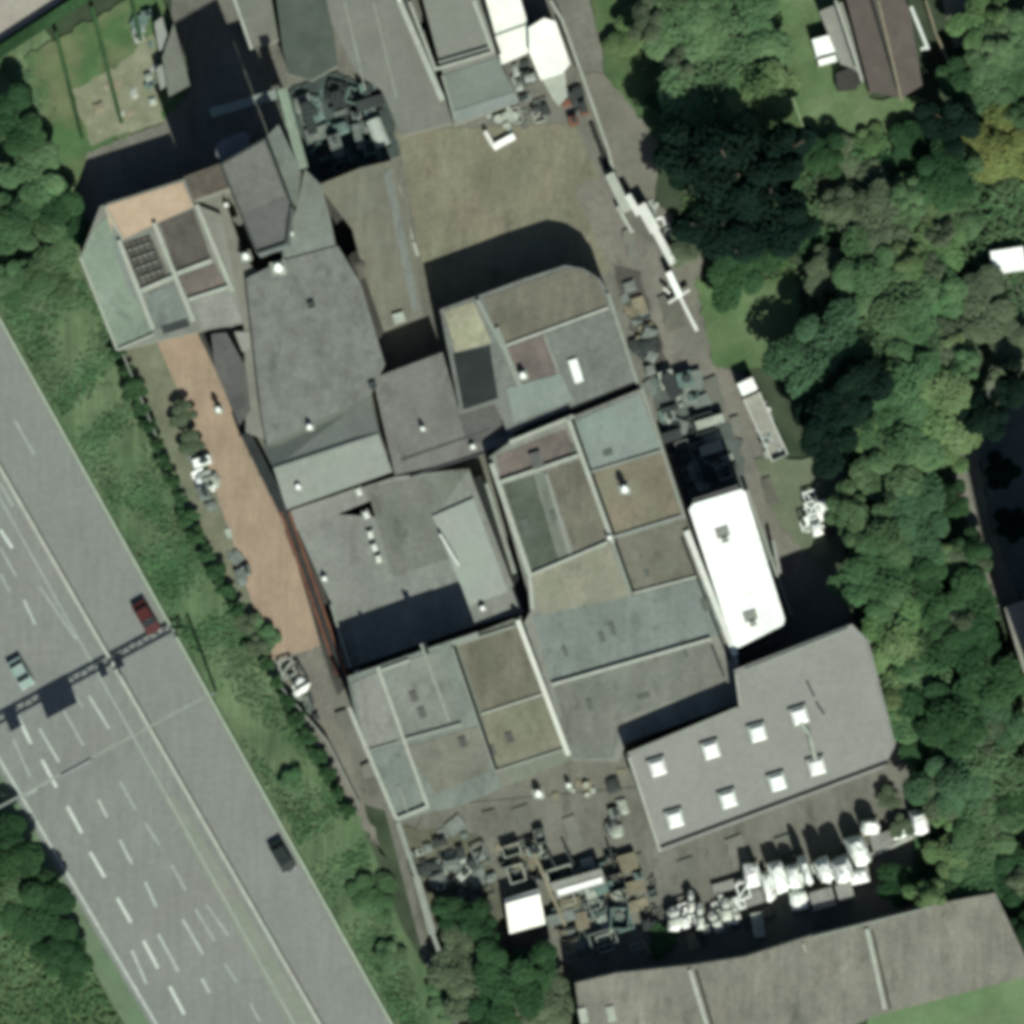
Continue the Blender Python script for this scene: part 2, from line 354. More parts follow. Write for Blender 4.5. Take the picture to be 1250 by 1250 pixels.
sheet('warehouse_lawn', [(1060, 1240), (1260, 1170), (1400, 1130), (1400, 1400), (1050, 1400)], mat('bright_lawn', (96, 126, 86), .2, .2, .12, rgb2=(108, 128, 94), amt2=.8))

sheet('oily_ground', [(352, 110), (410, 88), (470, 110), (488, 190), (392, 225), (372, 205)], mat('oily', (70, 84, 80), .25, .6, .2, rgb2=(56, 66, 62)))  # dark grey-green sheet under the machinery clutter
sheet('littered_ground', [(792, 460), (850, 462), (905, 540), (910, 600), (845, 612), (812, 540)], mat('littered', (96, 104, 98), .25, .6, .2, rgb2=(74, 80, 78)))
PM = [mat('patch_tar', (110, 109, 99), .12, .6, .1), mat('patch_new', (124, 122, 110), .1, .6, .1), mat('patch_oil', (108, 105, 93), .2, .6, .1)]
rp = random.Random(11)
for i, (px, py) in enumerate(((640, 1000), (700, 1020), (780, 1060), (840, 1060), (900, 1040), (600, 1000), (960, 1030), (770, 300), (820, 380), (870, 480), (900, 520), (940, 600), (420, 880), (450, 940))):
    a_, b_ = rp.uniform(8, 24), rp.uniform(5, 13); c_, s_ = math.cos(1.25), math.sin(1.25)
    m_ = PM[i % 3] if i < 90 else mat('tan_patch', (158, 138, 117), .1, .6, .1)
    sheet('repair_patch', [(px + u * a_ * c_ - v * b_ * s_, py + u * a_ * s_ + v * b_ * c_) for u, v in ((-1, -1), (1, -1), (1, 1), (-1, 1))], m_, rough=2.0)
# ------------------------------------------------------------------ the works
HM = 7.4
# north-west block with open cells
t = building('tank_block', 'low green-roofed block of open tank cells at the north-west corner of the works', 'works block',
   [(98, 314), (122, 252), (132, 248), (226, 218), (240, 250), (270, 262), (298, 395), (240, 405), (142, 428)], 6.4, mat('nw_roof', (136, 137, 126), .1, .3, .08, rgb2=(128, 132, 120), stain=.15))
panel(t, [(99, 316), (112, 284), (132, 262), (144, 300), (150, 330), (170, 372), (187, 404), (144, 424)], 6.4, M['greenroof'])
panel(t, [(128, 252), (222, 222), (236, 252), (150, 292), (138, 290)], 6.4, M['sand'])
panel(t, [(136, 272), (148, 290), (152, 328), (172, 372), (160, 360), (140, 310)], 6.4, mat('teal_strip', (132, 140, 132), .08, .5, .06))
panel(t, [(150, 296), (183, 286), (206, 335), (172, 352)], 6.4, mat('cell_speckled', (98, 94, 84), .35, 1.6, .3, rgb2=(70, 68, 62)))
for k in range(5):
    bar('slat', (152 + 7 * k, 300 - 2.4 * k), (172 + 7 * k, 346 - 2.4 * k), 1.6, 6.4, 6.75, M['dark'], t)
for k in range(4):
    bar('slat', (156 + 5 * k, 306 + 11 * k), (184 + 5 * k, 296 + 11 * k), 1.6, 6.4, 6.72, M['lightconc'], t)
panel(t, [(195, 272), (236, 256), (258, 316), (214, 332)], 6.4, mat('cell_mauve', (90, 82, 76), .12, .5, .08, rgb2=(112, 104, 94)))
panel(t, [(216, 338), (262, 322), (276, 346), (230, 364)], 6.4, M['mauveroof'])
panel(t, [(176, 360), (212, 346), (232, 390), (188, 404)], 6.4, M['tealroof'])
panel(t, [(236, 368), (278, 352), (296, 392), (248, 400)], 6.4, M['gritroof'])
panel(t, [(196, 398), (228, 388), (232, 398), (200, 408)], 6.4, M['dark'], 'grating')
for a, b, wd, ph in (((145, 293), (187, 402), 5, .5), ((188, 272), (236, 392), 5, .6), ((240, 250), (284, 356), 5, .6), ((172, 355), (216, 336), 5, .35), ((216, 334), (258, 318), 5, .35), ((230, 366), (282, 349), 4, .4), ((98, 314), (143, 427), 3, .4), ((143, 427), (188, 408), 2.5, .3), ((128, 252), (150, 292), 2, .3)):
    wallbar(t, a, b, wd, 6.4, ph, M['coping'])
t = building('lean_to_roof', 'narrow grey-brown lean-to roof strip between the tank cells and the tower', 'roof',
   [(240, 246), (270, 232), (300, 318), (330, 345), (333, 540), (300, 528), (298, 400), (285, 350)], 5.6, mat('leanto', (132, 130, 116), .12, .4, .1, rgb2=(120, 124, 114)))
panel(t, [(258, 408), (276, 406), (300, 448), (306, 500), (292, 520), (262, 450)], 5.6, M['darkroof'])
panel(t, [(286, 405), (305, 405), (306, 425), (296, 430)], 5.6, M['lightconc'])
# tower
t = building('tower', 'tall dark flat-roofed tower casting the long shadow over the gardens', 'tower', [(268, 200), (324, 168), (356, 250), (350, 298), (313, 310)], 19, mat('tower_roof', (112, 112, 106), .1, .5, .1, rgb2=(104, 106, 102)), M['cladding'], parapet=(2.4, .35, M['dark']))
panel(t, [(294, 262), (350, 240), (348, 292), (314, 304)], 19, mat('tower_roof_low', (104, 102, 100), .1, .5, .1))
building('tower_wing', 'slim pale wing along the east side of the dark tower', 'building', [(326, 166), (340, 152), (366, 206), (360, 250), (357, 248)], 15, mat('wing_roof', (116, 122, 114), .12, .5, .1))
building('brown_stack_house', 'dark brown stack house between the tank block and the tower', 'building', [(224, 216), (278, 196), (288, 226), (236, 245)], 13, mat('sh_roof', (96, 86, 76), .2, .8, .15, rgb2=(120, 108, 94)))
t2 = building('roof_hut', 'rounded lilac-grey plant hut on the north end of the tower', 'hut', [(263, 178), (272, 170), (298, 160), (305, 166), (304, 178), (296, 186), (270, 196), (264, 190)], 12.5, mat('hut_roof', (124, 124, 130), .06, .6, .05), M['cladding'])
t = thing('duct_walkway', 'pale elbow of ducting wrapping the north-east corner of the tower', 'duct', W(345, 112, 0))
bar('duct', (257, 138), (346, 112), 11, 9, 10.2, M['bluegrey'], t); bar('duct', (344, 108), (370, 205), 12, 11.4, 12.6, M['greenroof'], t)
for p in ((262, 136), (300, 125), (345, 114), (368, 200)):
    x, y, _ = W(*p, 9); v, f = cyl_vf(x, y, 0, 9.2, .2, .2); mesh_obj('column', v, f, M['dark'], t)
building('side_roof', 'pale greenish roof along the east side of the tower', 'roof', [(345, 300), (362, 254), (372, 206), (392, 226), (402, 262), (414, 320), (345, 345)], 6.4, mat('side_roof', (122, 128, 118), .1, .4, .1, rgb2=(130, 136, 128)))
# main hall
t = building('main_hall', 'large mottled grey felt-roofed hall in the middle of the west side', 'hall',
   [(300, 340), (345, 318), (412, 300), (440, 345), (470, 445), (452, 482), (326, 545), (318, 500)], 6.6, M['feltroof'])
for p in ((380, 372), (455, 470)):
    x, y, _ = W(*p, 7); v, f = box_vf(x, y, 6.8, .9, .8, .5, .3); mesh_obj('roof_hatch', v, f, M['dark'], t)
# gabled hall
def gable(name, label, e1, r, e2, ze, zr, m1, wall, m2=None):
    """e1, r, e2: north eave, ridge, south eave as point pairs (west, east)"""
    c = centre([*e1, *e2]); t = thing(name, label, 'gabled roof' if 'shed' not in name else 'shed', W(*c, 0))
    E1 = [W(*p, ze) for p in e1]; R_ = [W(*p, zr) for p in r]; E2 = [W(*p, ze) for p in e2]
    def slab(a, b, c_, d, nm, mm):
        v = [a, b, c_, d] + [(p[0], p[1], p[2] - .15) for p in (a, b, c_, d)]
        f = [(0, 1, 2, 3), (7, 6, 5, 4), (0, 4, 5, 1), (1, 5, 6, 2), (2, 6, 7, 3), (3, 7, 4, 0)]
        mesh_obj(nm, v, f, mm, t)
    slab(E1[0], R_[0], R_[1], E1[1], 'roof_slope', m1); slab(R_[0], E2[0], E2[1], R_[1], 'roof_slope', m2 or m1)
    s = .985
    def sh(p, z): cx, cy, _ = W(*c, 0); return (cx + (p[0] - cx) * s, cy + (p[1] - cy) * s, z)
    v = [sh(E1[0], 0), sh(E2[0], 0), sh(E2[1], 0), sh(E1[1], 0), sh(E1[0], ze - .2), sh(E2[0], ze - .2), sh(E2[1], ze - .2), sh(E1[1], ze - .2), sh(R_[0], zr - .2), sh(R_[1], zr - .2)]
    f = [(0, 1, 5, 8, 4), (3, 7, 9, 6, 2), (0, 4, 7, 3), (1, 2, 6, 5)]
    mesh_obj('wall', v, f, wall, t)
    bar('ridge_cap', r[0], r[1], 2.4, zr - .05, zr + .05, m2 or m1, t)
    return t
gm = mat('gable_roof', (136, 139, 131), .05, .3, .05, stain=.1)
gable('gabled_hall', 'gabled hall with a dark north slope and bright south slope south of the felt roof', ((322, 545), (452, 482)), ((334, 572), (462, 530)), ((350, 622), (479, 576)), 5.4, 7.2, gm, M['render'])
t = building('brick_annex', 'flat grey-brown annex roof with one small white cowl east of the gabled hall', 'annex',
   [(455, 462), (540, 430), (562, 504), (606, 488), (640, 534), (590, 556), (482, 580)], 5.0, mat('annex_roof', (122, 120, 114), .08, .3, .08, rgb2=(114, 116, 110)))
panel(t, [(560, 508), (604, 494), (622, 530), (572, 545)], 5.0, M['darkroof'])
bar('rib', (490, 562), (600, 524), 2, 4.9, 5.12, M['darkroof'], t); bar('rib', (500, 582), (606, 548), 3, 4.9, 5.12, M['dark'], t)
t = building('low_deck', 'broad low grey flat roof crossed by a row of small pale caps', 'flat roof',
   [(340, 590), (352, 624), (482, 582), (572, 572), (600, 640), (650, 745), (590, 760), (420, 818), (404, 736), (365, 650)], 3.0, mat('deck_roof', (134, 136, 128), .06, .2, .06, rgb2=(126, 130, 122), streak=.03))
panel(t, [(352, 624), (440, 594), (450, 612), (362, 648)], 3.0, M['gritroof'])
panel(t, [(448, 596), (574, 572), (530, 632), (552, 680), (480, 705)], 3.0, mat('deck_dark', (118, 118, 110), .06, .3, .06), th=.03)
bar('parapet', (404, 738), (428, 816), 2.5, 2.9, 3.6, M['copingdim'], t)
bar('parapet', (537, 652), (560, 690), 3, 2.9, 4.2, M['copinghi'], t)
building('pale_slab_roof', 'smooth pale slab roof standing on the low deck west of the long gutter', 'roof', [(528, 630), (578, 608), (620, 722), (572, 740)], 3.35, mat('slab', (160, 165, 156), .03, .2, .03), z0=3.04)
bar_t = thing('pipe_rack', 'dark pipe rack running down between the tan road and the west buildings', 'pipe rack', W(350, 660, 0))
for i, o in enumerate((-5, 0, 5)):
    mesh_obj('pipe', *tube_vf(W(300 + o, 530, 3.4), W(348 + o, 625, 3.4), .2), M['dark'], bar_t)
    mesh_obj('pipe', *tube_vf(W(348 + o, 625, 3.4), W(418 + o, 826, 3.4), .2), M['rust'] if o else M['dark'], bar_t)
for k in range(9):
    f_ = k / 8; px, py = (300 + 48 * f_ * 2, 530 + 95 * f_ * 2) if f_ < .5 else (348 + 70 * (f_ - .5) * 2, 625 + 200 * (f_ - .5) * 2)
    x, y, _ = W(px, py); mesh_obj('support', *box_vf(x, y, 1.6, 1.5, .2, 3.2, .3), M['dark'], bar_t)
sheet('rack_ground', [(240, 402), (256, 400), (300, 520), (356, 630), (408, 740), (430, 830), (412, 850), (392, 790), (352, 650), (300, 545), (268, 462)], M['darkyard'])

# north yard block
t = building('north_block', 'flat-roofed block with a rounded north-east corner throwing shadow on the yard', 'works block',
   [(537, 378), (586, 360), (640, 340), (690, 324), (712, 328), (732, 340), (746, 362), (780, 470), (620, 530), (606, 492), (562, 505)], 6.4, M['greyroof'])
panel(t, [(542, 380), (578, 368), (600, 418), (556, 430)], 6.4, M['rooftan'])
panel(t, [(553, 432), (598, 422), (608, 486), (566, 500)], 6.4, mat('void_shade', (44, 48, 48), .2, .5, .15))  # panel coloured near-black for the shade lying on this bay
panel(t, [(590, 364), (690, 328), (712, 331), (730, 342), (742, 372), (612, 420)], 6.4, M['brownroof'])
panel(t, [(614, 426), (664, 408), (680, 456), (630, 470)], 6.4, M['mauveroof'])
panel(t, [(666, 408), (742, 380), (766, 440), (690, 466)], 6.4, mat('nb_grey', (124, 128, 120), .12, .4, .1, rgb2=(108, 112, 104), spots=.25))
panel(t, [(618, 474), (684, 456), (700, 488), (628, 516)], 6.4, M['bluegrey'])
for a, b, wd, ph, m_ in (((583, 366), (614, 424), 5, .4, 'copingdim'), ((606, 400), (634, 470), 6, .5, 'copingdim'), ((612, 424), (742, 376), 3.4, .3, 'coping'), ((742, 358), (778, 468), 4, .4, 'copingdim'), ((664, 408), (682, 456), 2.5, .2, 'copingdim')):
    wallbar(t, a, b, wd, 6.4, ph, M[m_])
bar('gutter', (640, 524), (776, 470), 7, 6.4, 6.46, M['gutter'], t)  # dark strip painted where the middle block's shadow line falls
mesh_obj('roof_light', *box_vf(*W(703, 453, 6.6)[:2], 6.6, 1.1, 2.9, .5, .3), M['dome'], t)
# middle block
t = building('middle_block', 'big block of rectangular roof cells in greys and browns at the centre of the works', 'works block',
   [(597, 558), (622, 540), (700, 508), (784, 474), (838, 640), (898, 800), (902, 858), (763, 908), (756, 930), (700, 930), (640, 760), (650, 742)], HM, mat('mb_roof', (136, 136, 124), .08, .25, .07, rgb2=(124, 132, 122), streak=.05))
cells = [([(702, 514), (780, 480), (806, 546), (722, 572)], M['bluegrey']),
 ([(724, 578), (808, 552), (832, 628), (746, 652)], mat('cell_olive', (128, 124, 100), .1, .3, .08, rgb2=(142, 120, 102))),
 ([(750, 660), (836, 634), (852, 704), (776, 722)], mat('cell_brown2', (120, 116, 100), .08, .3, .07)),
 ([(606, 556), (690, 524), (704, 554), (612, 588)], M['mauveroof']),
 ([(614, 592), (652, 580), (682, 684), (648, 696)], M['mossroof']),
 ([(654, 580), (664, 576), (692, 680), (684, 684)], mat('cell_grey3', (118, 122, 110), .08, .3, .07)),
 ([(668, 575), (708, 562), (742, 655), (700, 672)], M['brownroof']),
 ([(650, 700), (742, 662), (770, 728), (660, 750)], mat('cell_sandy', (146, 142, 122), .08, .3, .07)),
 ([(650, 752), (770, 728), (860, 705), (884, 772), (672, 830)], M['tealroof']),
 ([(676, 838), (866, 782), (894, 830), (760, 876), (748, 926), (700, 926)], mat('cell_low', (122, 122, 112), .1, .3, .08, rgb2=(112, 120, 110), streak=.06))]
for i, (p, m_) in enumerate(cells): panel(t, p, HM, m_, 'roof_cell')
for a, b, wd, ph, m_, g in (((694, 512), (748, 662), 5, .6, 'coping', 1), ((748, 662), (770, 724), 3, .3, 'copingdim', 1), ((600, 566), (646, 700), 6, .6, 'coping', 0), ((646, 700), (650, 744), 5, .5, 'coping', 0),
   ((700, 508), (622, 540), 4, .4, 'coping', 0), ((606, 590), (706, 556), 4, .5, 'coping', 0), ((648, 702), (742, 662), 3.5, .4, 'coping', 0), ((666, 578), (696, 676), 3, .3, 'copingdim', 0), ((722, 576), (808, 550), 3, .3, 'copingdim', 0),
   ((748, 656), (832, 630), 3, .3, 'copingdim', 0), ((774, 724), (850, 704), 2.5, .3, 'coping', 0), ((674, 836), (868, 780), 4, .5, 'coping', 0), ((784, 474), (836, 634), 3, .3, 'copingdim', 0), ((838, 648), (898, 800), 7, .5, 'copinghi', 0), ((899, 802), (902, 858), 3, .3, 'coping', 0)):
    wallbar(t, a, b, wd, HM, ph, M[m_], gut=1 if g else None)
bar('gutter', (832, 655), (890, 805), 3, HM - .1, HM + .1, M['gutter'], t)
x, y, _ = W(660, 560); mesh_obj('roof_hatch', *box_vf(*W(655, 562, HM)[:2], HM + .3, 1.4, 2.0, .6, .3), M['darkroof'], t)
for px, py, a_, b_ in ((735, 778, .7, 1.2), (748, 768, .6, 1.6), (862, 738, 1.1, 1.6), (880, 762, .6, 1.2), (690, 795, .5, 1.3), (835, 792, .5, 2.0), (786, 850, 1.6, .6), (720, 860, .7, 1.4), (700, 548, .5, 1.0), (742, 552, 1.2, .8), (790, 700, .6, .8), (676, 630, .6, 1.3), (640, 640, .9, 1.4)):
    mesh_obj('roof_hatch', *box_vf(*W(px, py, HM)[:2], HM + .08, a_, b_, .14, .3), mat('hatch_grey', (98, 102, 94), .12, .8, .1), t)
for a, b in (((612, 750 + 0), (660, 738)), ((880, 700), (890, 736)), ((690, 730), (700, 770)), ((790, 730), (800, 764))): pass
mesh_obj('vent_pipe', *tube_vf(W(870, 790, HM + .3), W(884, 826, HM + .3), .14), M['dark'], t)
# gutter corridor between
t = thing('gutter_channel', 'long dark channel between the pale slab roof and the middle block', 'channel', W(610, 650, 3))
bar('channel_floor', (582, 582), (644, 744), 12, 3.05, 3.2, M['gutter'], t)
bar('cover', (594, 590), (628, 700), 5, 3.2, 3.5, M['copingdim'], t)
# south-west block
t = building('south_west_block', 'block of greenish and brown roof cells at the south-west of the works', 'works block',
   [(424, 826), (550, 782), (606, 944), (612, 962), (560, 985), (530, 990), (484, 1004), (440, 905)], 9.6, mat('sw_roof', (128, 136, 126), .1, .25, .07, rgb2=(118, 130, 120), streak=.05, spots=.2))
bar('shade_wall', (548, 787), (584, 775), 7, 2, 9.5, M['copingdim'], t)  # fin added to stretch the courtyard shadow eastward
brown = building('brown_cell_block', 'low block with two brown roof cells beside the long white parapet', 'works block', [(554, 784), (636, 752), (700, 926), (612, 962), (606, 944)], 4.3, mat('bc_roof', (126, 128, 114), .1, .25, .07))
for p, m_ in (([(560, 784), (632, 758), (662, 845), (588, 868)], M['brownroof']), ([(590, 874), (664, 850), (690, 912), (604, 940)], mat('sw_tan', (132, 130, 108), .1, .3, .08)),
   ([(470, 814), (534, 795), (564, 880), (494, 905)], mat('sw_grey', (132, 136, 126), .1, .3, .08, rgb2=(124, 128, 118), spots=.2)), ([(448, 920), (486, 908), (516, 985), (488, 998)], M['tealroof']), ([(430, 834), (464, 818), (486, 902), (446, 914)], M['gritroof']),
   ([(496, 912), (586, 885), (600, 940), (530, 970)], mat('sw_grey2', (122, 126, 112), .12, .3, .08, rgb2=(132, 126, 104)))):
    panel(brown if p[0][0] in (560, 590) else t, p, 4.3 if p[0][0] in (560, 590) else 9.6, m_, 'roof_cell')
for a, b, wd, ph, m_, g in (((632, 757), (694, 922), 6, .8, 'copinghi', 1), ((514, 786), (548, 880), 3.4, .4, 'copingdim', 1), ((461, 814), (522, 984), 4, .5, 'coping', 0), ((449, 917), (486, 906), 3, .3, 'copingdim', 0), ((492, 904), (564, 884), 4, .4, 'copingdim', 0),
   ((426, 864), (484, 1000), 5, .6, 'coping', 0), ((484, 1000), (524, 984), 4, .5, 'coping', 0), ((548, 790), (630, 764), 3, .3, 'copingdim', 0), ((588, 872), (662, 848), 3, .3, 'coping', 0), ((604, 942), (690, 914), 3, .3, 'copingdim', 0), ((466, 818), (500, 806), 3, .3, 'coping', 0), ((552, 790), (603, 940), 2, .2, 'copingdim', 1), ((487, 960), (497, 990), 2, .3, 'copingdim', 0)):
    lowp = a in ((548, 790), (588, 872), (604, 942), (632, 757))
    wallbar(brown if lowp else t, a, b, wd, 4.3 if lowp else 9.6, ph, M[m_], gut=1 if g else None)
for px, py in ((505, 850), (515, 870), (565, 906), (600, 918), (622, 902)):
    mesh_obj('roof_hatch', *box_vf(*W(px, py, 9.6)[:2], 9.7 if px < 590 else 4.4, .9, 1.3, .2, .3), M['darkroof'], t)
# skylight hall
t = building('skylight_hall', 'flat pale grey hall with two rows of square white skylights', 'hall',
   [(765, 922), (902, 864), (896, 818), (1040, 762), (1056, 778), (1092, 912), (1078, 938), (806, 1040)], 10.6, mat('hall_roof', (146, 146, 138), .03, .15, .03, rgb2=(150, 150, 143), stain=.07), M['cladding'])
bar('gutter', (806, 1034), (1084, 930), 3.6, 10.3, 10.7, M['gutter'], t)
bar('parapet', (768, 924), (806, 1040), 3, 10.3, 10.85, M['coping'], t); bar('parapet', (766, 920), (900, 864), 2, 10.3, 10.75, M['copingdim'], t); bar('parapet', (898, 822), (904, 862), 2, 10.3, 10.75, M['coping'], t)
bar('parapet', (1058, 780), (1092, 910), 3, 10.3, 10.75, M['gritroof'], t)
bar('parapet', (910, 818), (1036, 768), 3, 10.3, 10.75, M['copingdim'], t)
t0 = None
SK = [((803, 937), 'first from the west in the north row'), ((868, 916), 'second from the west in the north row'), ((925, 895), 'third from the west in the north row'), ((976, 874), 'at the east end of the north row, beside the duct'),
      ((824, 1000), 'first from the west in the south row'), ((889, 976), 'second from the west in the south row'), ((949, 955), 'third from the west in the south row'), ((997, 936), 'at the east end of the south row')]
for (px, py), d in SK:
    x, y, z = W(px, py, 10.62)
    if t0 is None:
        sky_t = thing('skylight', 'square white skylight ' + d, 'skylight', (x, y, z), 'skylights on the hall roof', .3); t0 = sky_t
        mesh_obj('kerb', [tuple(Vector(v) + sky_t.location) for v in box_vf(0, 0, .2, 2.3, 2.3, .4)[0]], box_vf(0, 0, 0, 1, 1, 1)[1], M['copingdim'], sky_t)
        mesh_obj('dome', [tuple(Vector(v) + sky_t.location) for v in box_vf(0, 0, .55, 1.9, 1.9, .35, 0, .7)[0]], box_vf(0, 0, 0, 1, 1, 1)[1], M['dome'], sky_t)
    else: copy_tree(sky_t, None, (x, y, z), .3 + random.uniform(-.04, .04), None, 'square white skylight ' + d)
t = thing('roof_duct', 'crooked pale duct linking two skylights on the hall roof', 'duct', W(990, 905, 10.9))
for a, b in (((976, 880), (988, 896)), ((988, 896), (992, 915)), ((992, 915), (997, 932))): mesh_obj('duct_section', *tube_vf(W(*a, 11.0), W(*b, 11.0), .3), M['pale'], t)
t = thing('roof_cable', 'thin dark cable lying on the hall roof east of the skylights', 'cable', W(995, 850, 10.9))
for a, b in (((985, 832), (994, 850)), ((997, 858), (1006, 872))): mesh_obj('cable', *tube_vf(W(*a, 10.72), W(*b, 10.72), .12), M['dark'], t)
# white roof
t = t_white = building('white_roof_building', 'long building with a dazzling white roof beside the middle block', 'building', [(841, 622), (846, 615), (904, 597), (910, 600), (958, 756), (956, 763), (901, 791), (895, 788)], 8.6, M['white'], M['cladding'])
bar('dark_edge', (846, 612), (902, 594), 5, 7.9, 8.3, M['darkroof'], t); bar('dark_edge', (906, 800), (962, 772), 6, 7.6, 8.2, M['gutter'], t)  # south strip coloured dark for the skylight hall's shade
for px, py in ((882, 650), (916, 752)):
    parts = [box_vf(*W(px, py, 8.6)[:2], 8.7, 1.6, 1.2, .14, .3), box_vf(*W(px + 3, py + 8, 8.6)[:2], 8.7, .8, .9, .14, .3)]
    mesh_obj('roof_hatch', *join_vf(parts), M['lightconc'], t)
t = thing('east_wall', 'low wall with a dark foot along the east side of the white-roofed building', 'wall', W(930, 640, 0))
bar('wall', (912, 598), (966, 752), 4, 0, 2.2, M['copingdim'], t); bar('coping', (944, 660), (952, 700), 4.4, 2.2, 2.35, M['paleroof'], t)

for k in (2, 5):
    f_ = k / 7; bar('roof_seam', (850 + 48 * f_, 622 + 168 * f_), (906 + 48 * f_, 602 + 152 * f_), .6, 8.5, 8.61, M['copinghi'], t_white)
# top centre
t = building('top_hall', 'long grey hall roof with white side gutters at the top of the picture', 'hall', [(485, -120), (545, -140), (606, 66), (632, 124), (554, 152), (540, 90)], 6, mat('top_grey', (134, 134, 124), .05, .2, .05))
panel(t, [(541, 92), (606, 70), (628, 112), (556, 142)], 6, mat('top_teal', (124, 136, 126), .08, .3, .06, rgb2=(112, 122, 108)))
panel(t, [(553, 136), (628, 112), (634, 124), (558, 150)], 6.08, M['bluegrey'])
for a, b, wd, m_ in (((448, -120), (488, 2), 5, 'copinghi'), ((488, 2), (540, 122), 7, 'coping'), ((500, 2), (532, 86), 3, 'coping'), ((578, 0), (602, 64), 4.5, 'coping'), ((533, 84), (600, 64), 3, 'coping'), ((535, 76), (596, 58), 2, 'copingdim'), ((540, 92), (556, 146), 3, 'copingdim')):
    bar('gutter_trim' if wd < 4 else 'parapet', a, b, wd, 5.6, 6.4, M[m_], t)
bar('gutter', (494, 2), (528, 88), 3, 5.6, 6.1, M['gutter'], t); bar('gutter', (587, 0), (610, 66), 4, 5.6, 6.08, M['gutter'], t)
t = building('north_shed_roof', 'wide grey-brown shed roof west of the long top hall', 'roof', [(370, -120), (450, -120), (545, 125), (552, 150), (490, 166), (466, 110), (436, 90), (405, 30)], 4.6, mat('north_shed', (126, 124, 114), .08, .3, .06, rgb2=(118, 124, 116), streak=.04))
bar('rib', (420, 0), (446, 110), 2, 4.5, 4.75, M['copingdim'], t); bar('rib', (455, 0), (484, 120), 2, 4.5, 4.75, M['copingdim'], t)
building('green_shed_roof', 'dark greenish flat roof north of the machinery clutter', 'roof', [(330, -60), (395, -60), (412, 80), (380, 98), (352, 90), (345, 60)], 4.2, mat('ds', (84, 92, 82), .15, .4, .1, rgb2=(72, 84, 76)))
t = building('corner_shed_roof', 'pale-edged grey roof between the gardens shadow and the green shed', 'roof', [(262, -60), (320, -60), (340, 48), (306, 60), (284, 0)], 5.2, mat('cs', (122, 120, 108), .08, .4, .08))
bar('parapet', (276, -30), (307, 60), 3.5, 5, 5.5, M['coping'], t)
t = building('cream_roof_building', 'cream-white roofed building at the top beside the long hall', 'building', [(560, -120), (600, -120), (644, 28), (645, 64), (612, 79), (604, 40)], 4.8, M['cream'])
bar('seam', (604, 44), (643, 30), 2, 4.7, 4.95, M['coping'], t)
t = building('cream_tank', 'cream-white tapered tank roof overlooking the boundary pipe', 'tank', [(645, 34), (664, 22), (678, 26), (696, 78), (686, 90), (660, 98), (646, 64)], 5.8, M['cream'])
building('cream_lean_to', 'small pale lean-to below the cream tank', 'lean-to', [(662, 98), (690, 88), (692, 118), (682, 130), (674, 120)], 3.4, M['coping'])
t = building('olive_roof', 'long narrow olive-brown roof between the hall and the loading yard', 'roof', [(388, 226), (440, 205), (478, 196), (498, 262), (516, 384), (468, 402), (444, 334), (430, 280)], 5.6, mat('or', (124, 120, 100), .1, .35, .1, rgb2=(112, 118, 104), streak=.08))
panel(t, [(468, 212), (477, 204), (512, 376), (503, 380)], 5.6, M['greyroof'])
mesh_obj('roof_hatch', *box_vf(*W(487, 388, 5.6)[:2], 5.8, 1.4, 1.2, .5, .3), M['pale'], t)
sheet('brown_gap', [(392, 232), (400, 232), (432, 285), (446, 334), (468, 404), (462, 425), (440, 348), (412, 300)], M['darkyard'])  # dark sheet standing in for the shade in the narrow gap
x, y, _ = W(441, 325)
t = thing('cylinder', 'added shade-casting silo between the felt-roofed hall and the olive roof', 'cylinder', (x, y, 0))  # squat round body added to throw shade into the gap
mesh_obj('shell', *cyl_vf(x, y, 0, 5, 1.7, 1.7, 20), M['darkyard'], t); mesh_obj('cone', *cyl_vf(x, y, 5, 5.8, 1.75, .3, 20), mat('cylinder_top', (92, 84, 76), .1, 1, .1), t)
# southern warehouse
t = building('warehouse', 'wide brown-grey warehouse roof with pale ridge lines along the bottom edge', 'warehouse', [(702, 1200), (752, 1188), (845, 1178), (909, 1168), (990, 1142), (1053, 1128), (1140, 1104), (1215, 1090), (1262, 1190), (1070, 1240), (900, 1310), (720, 1330)], 5.6, mat('wh_roof', (137, 133, 118), .1, .3, .08, rgb2=(112, 114, 102), streak=.08), M['cladding'])
for a, b, wd, m_ in (((842, 1184), (866, 1262), 5, 'coping'), ((1058, 1134), (1080, 1232), 5, 'coping'), ((980, 1152), (984, 1162), 2, 'coping'), ((1152, 1118), (1175, 1190), 1.5, 'copingdim'), ((992, 1144), (1138, 1107), 2, 'copingdim')):
    bar('ridge_strip', a, b, wd, 5.5, 5.9, M[m_], t)
bar('gutter', (850, 1184), (873, 1262), 2.5, 5.5, 5.7, M['gutter'], t); bar('gutter', (1065, 1136), (1087, 1232), 2, 5.5, 5.7, M['gutter'], t)
for px, py in ((712, 1240), (746, 1238)): mesh_obj('roof_light', *box_vf(*W(px, py, 5.7)[:2], 5.7, 1.0, 1.9, .3, .2), M['coping'], t)

# houses to the east
def house(name, label, e1, r, e2, ze, zr, m_): return gable(name, label, e1, r, e2, ze, zr, m_, M['brick'])
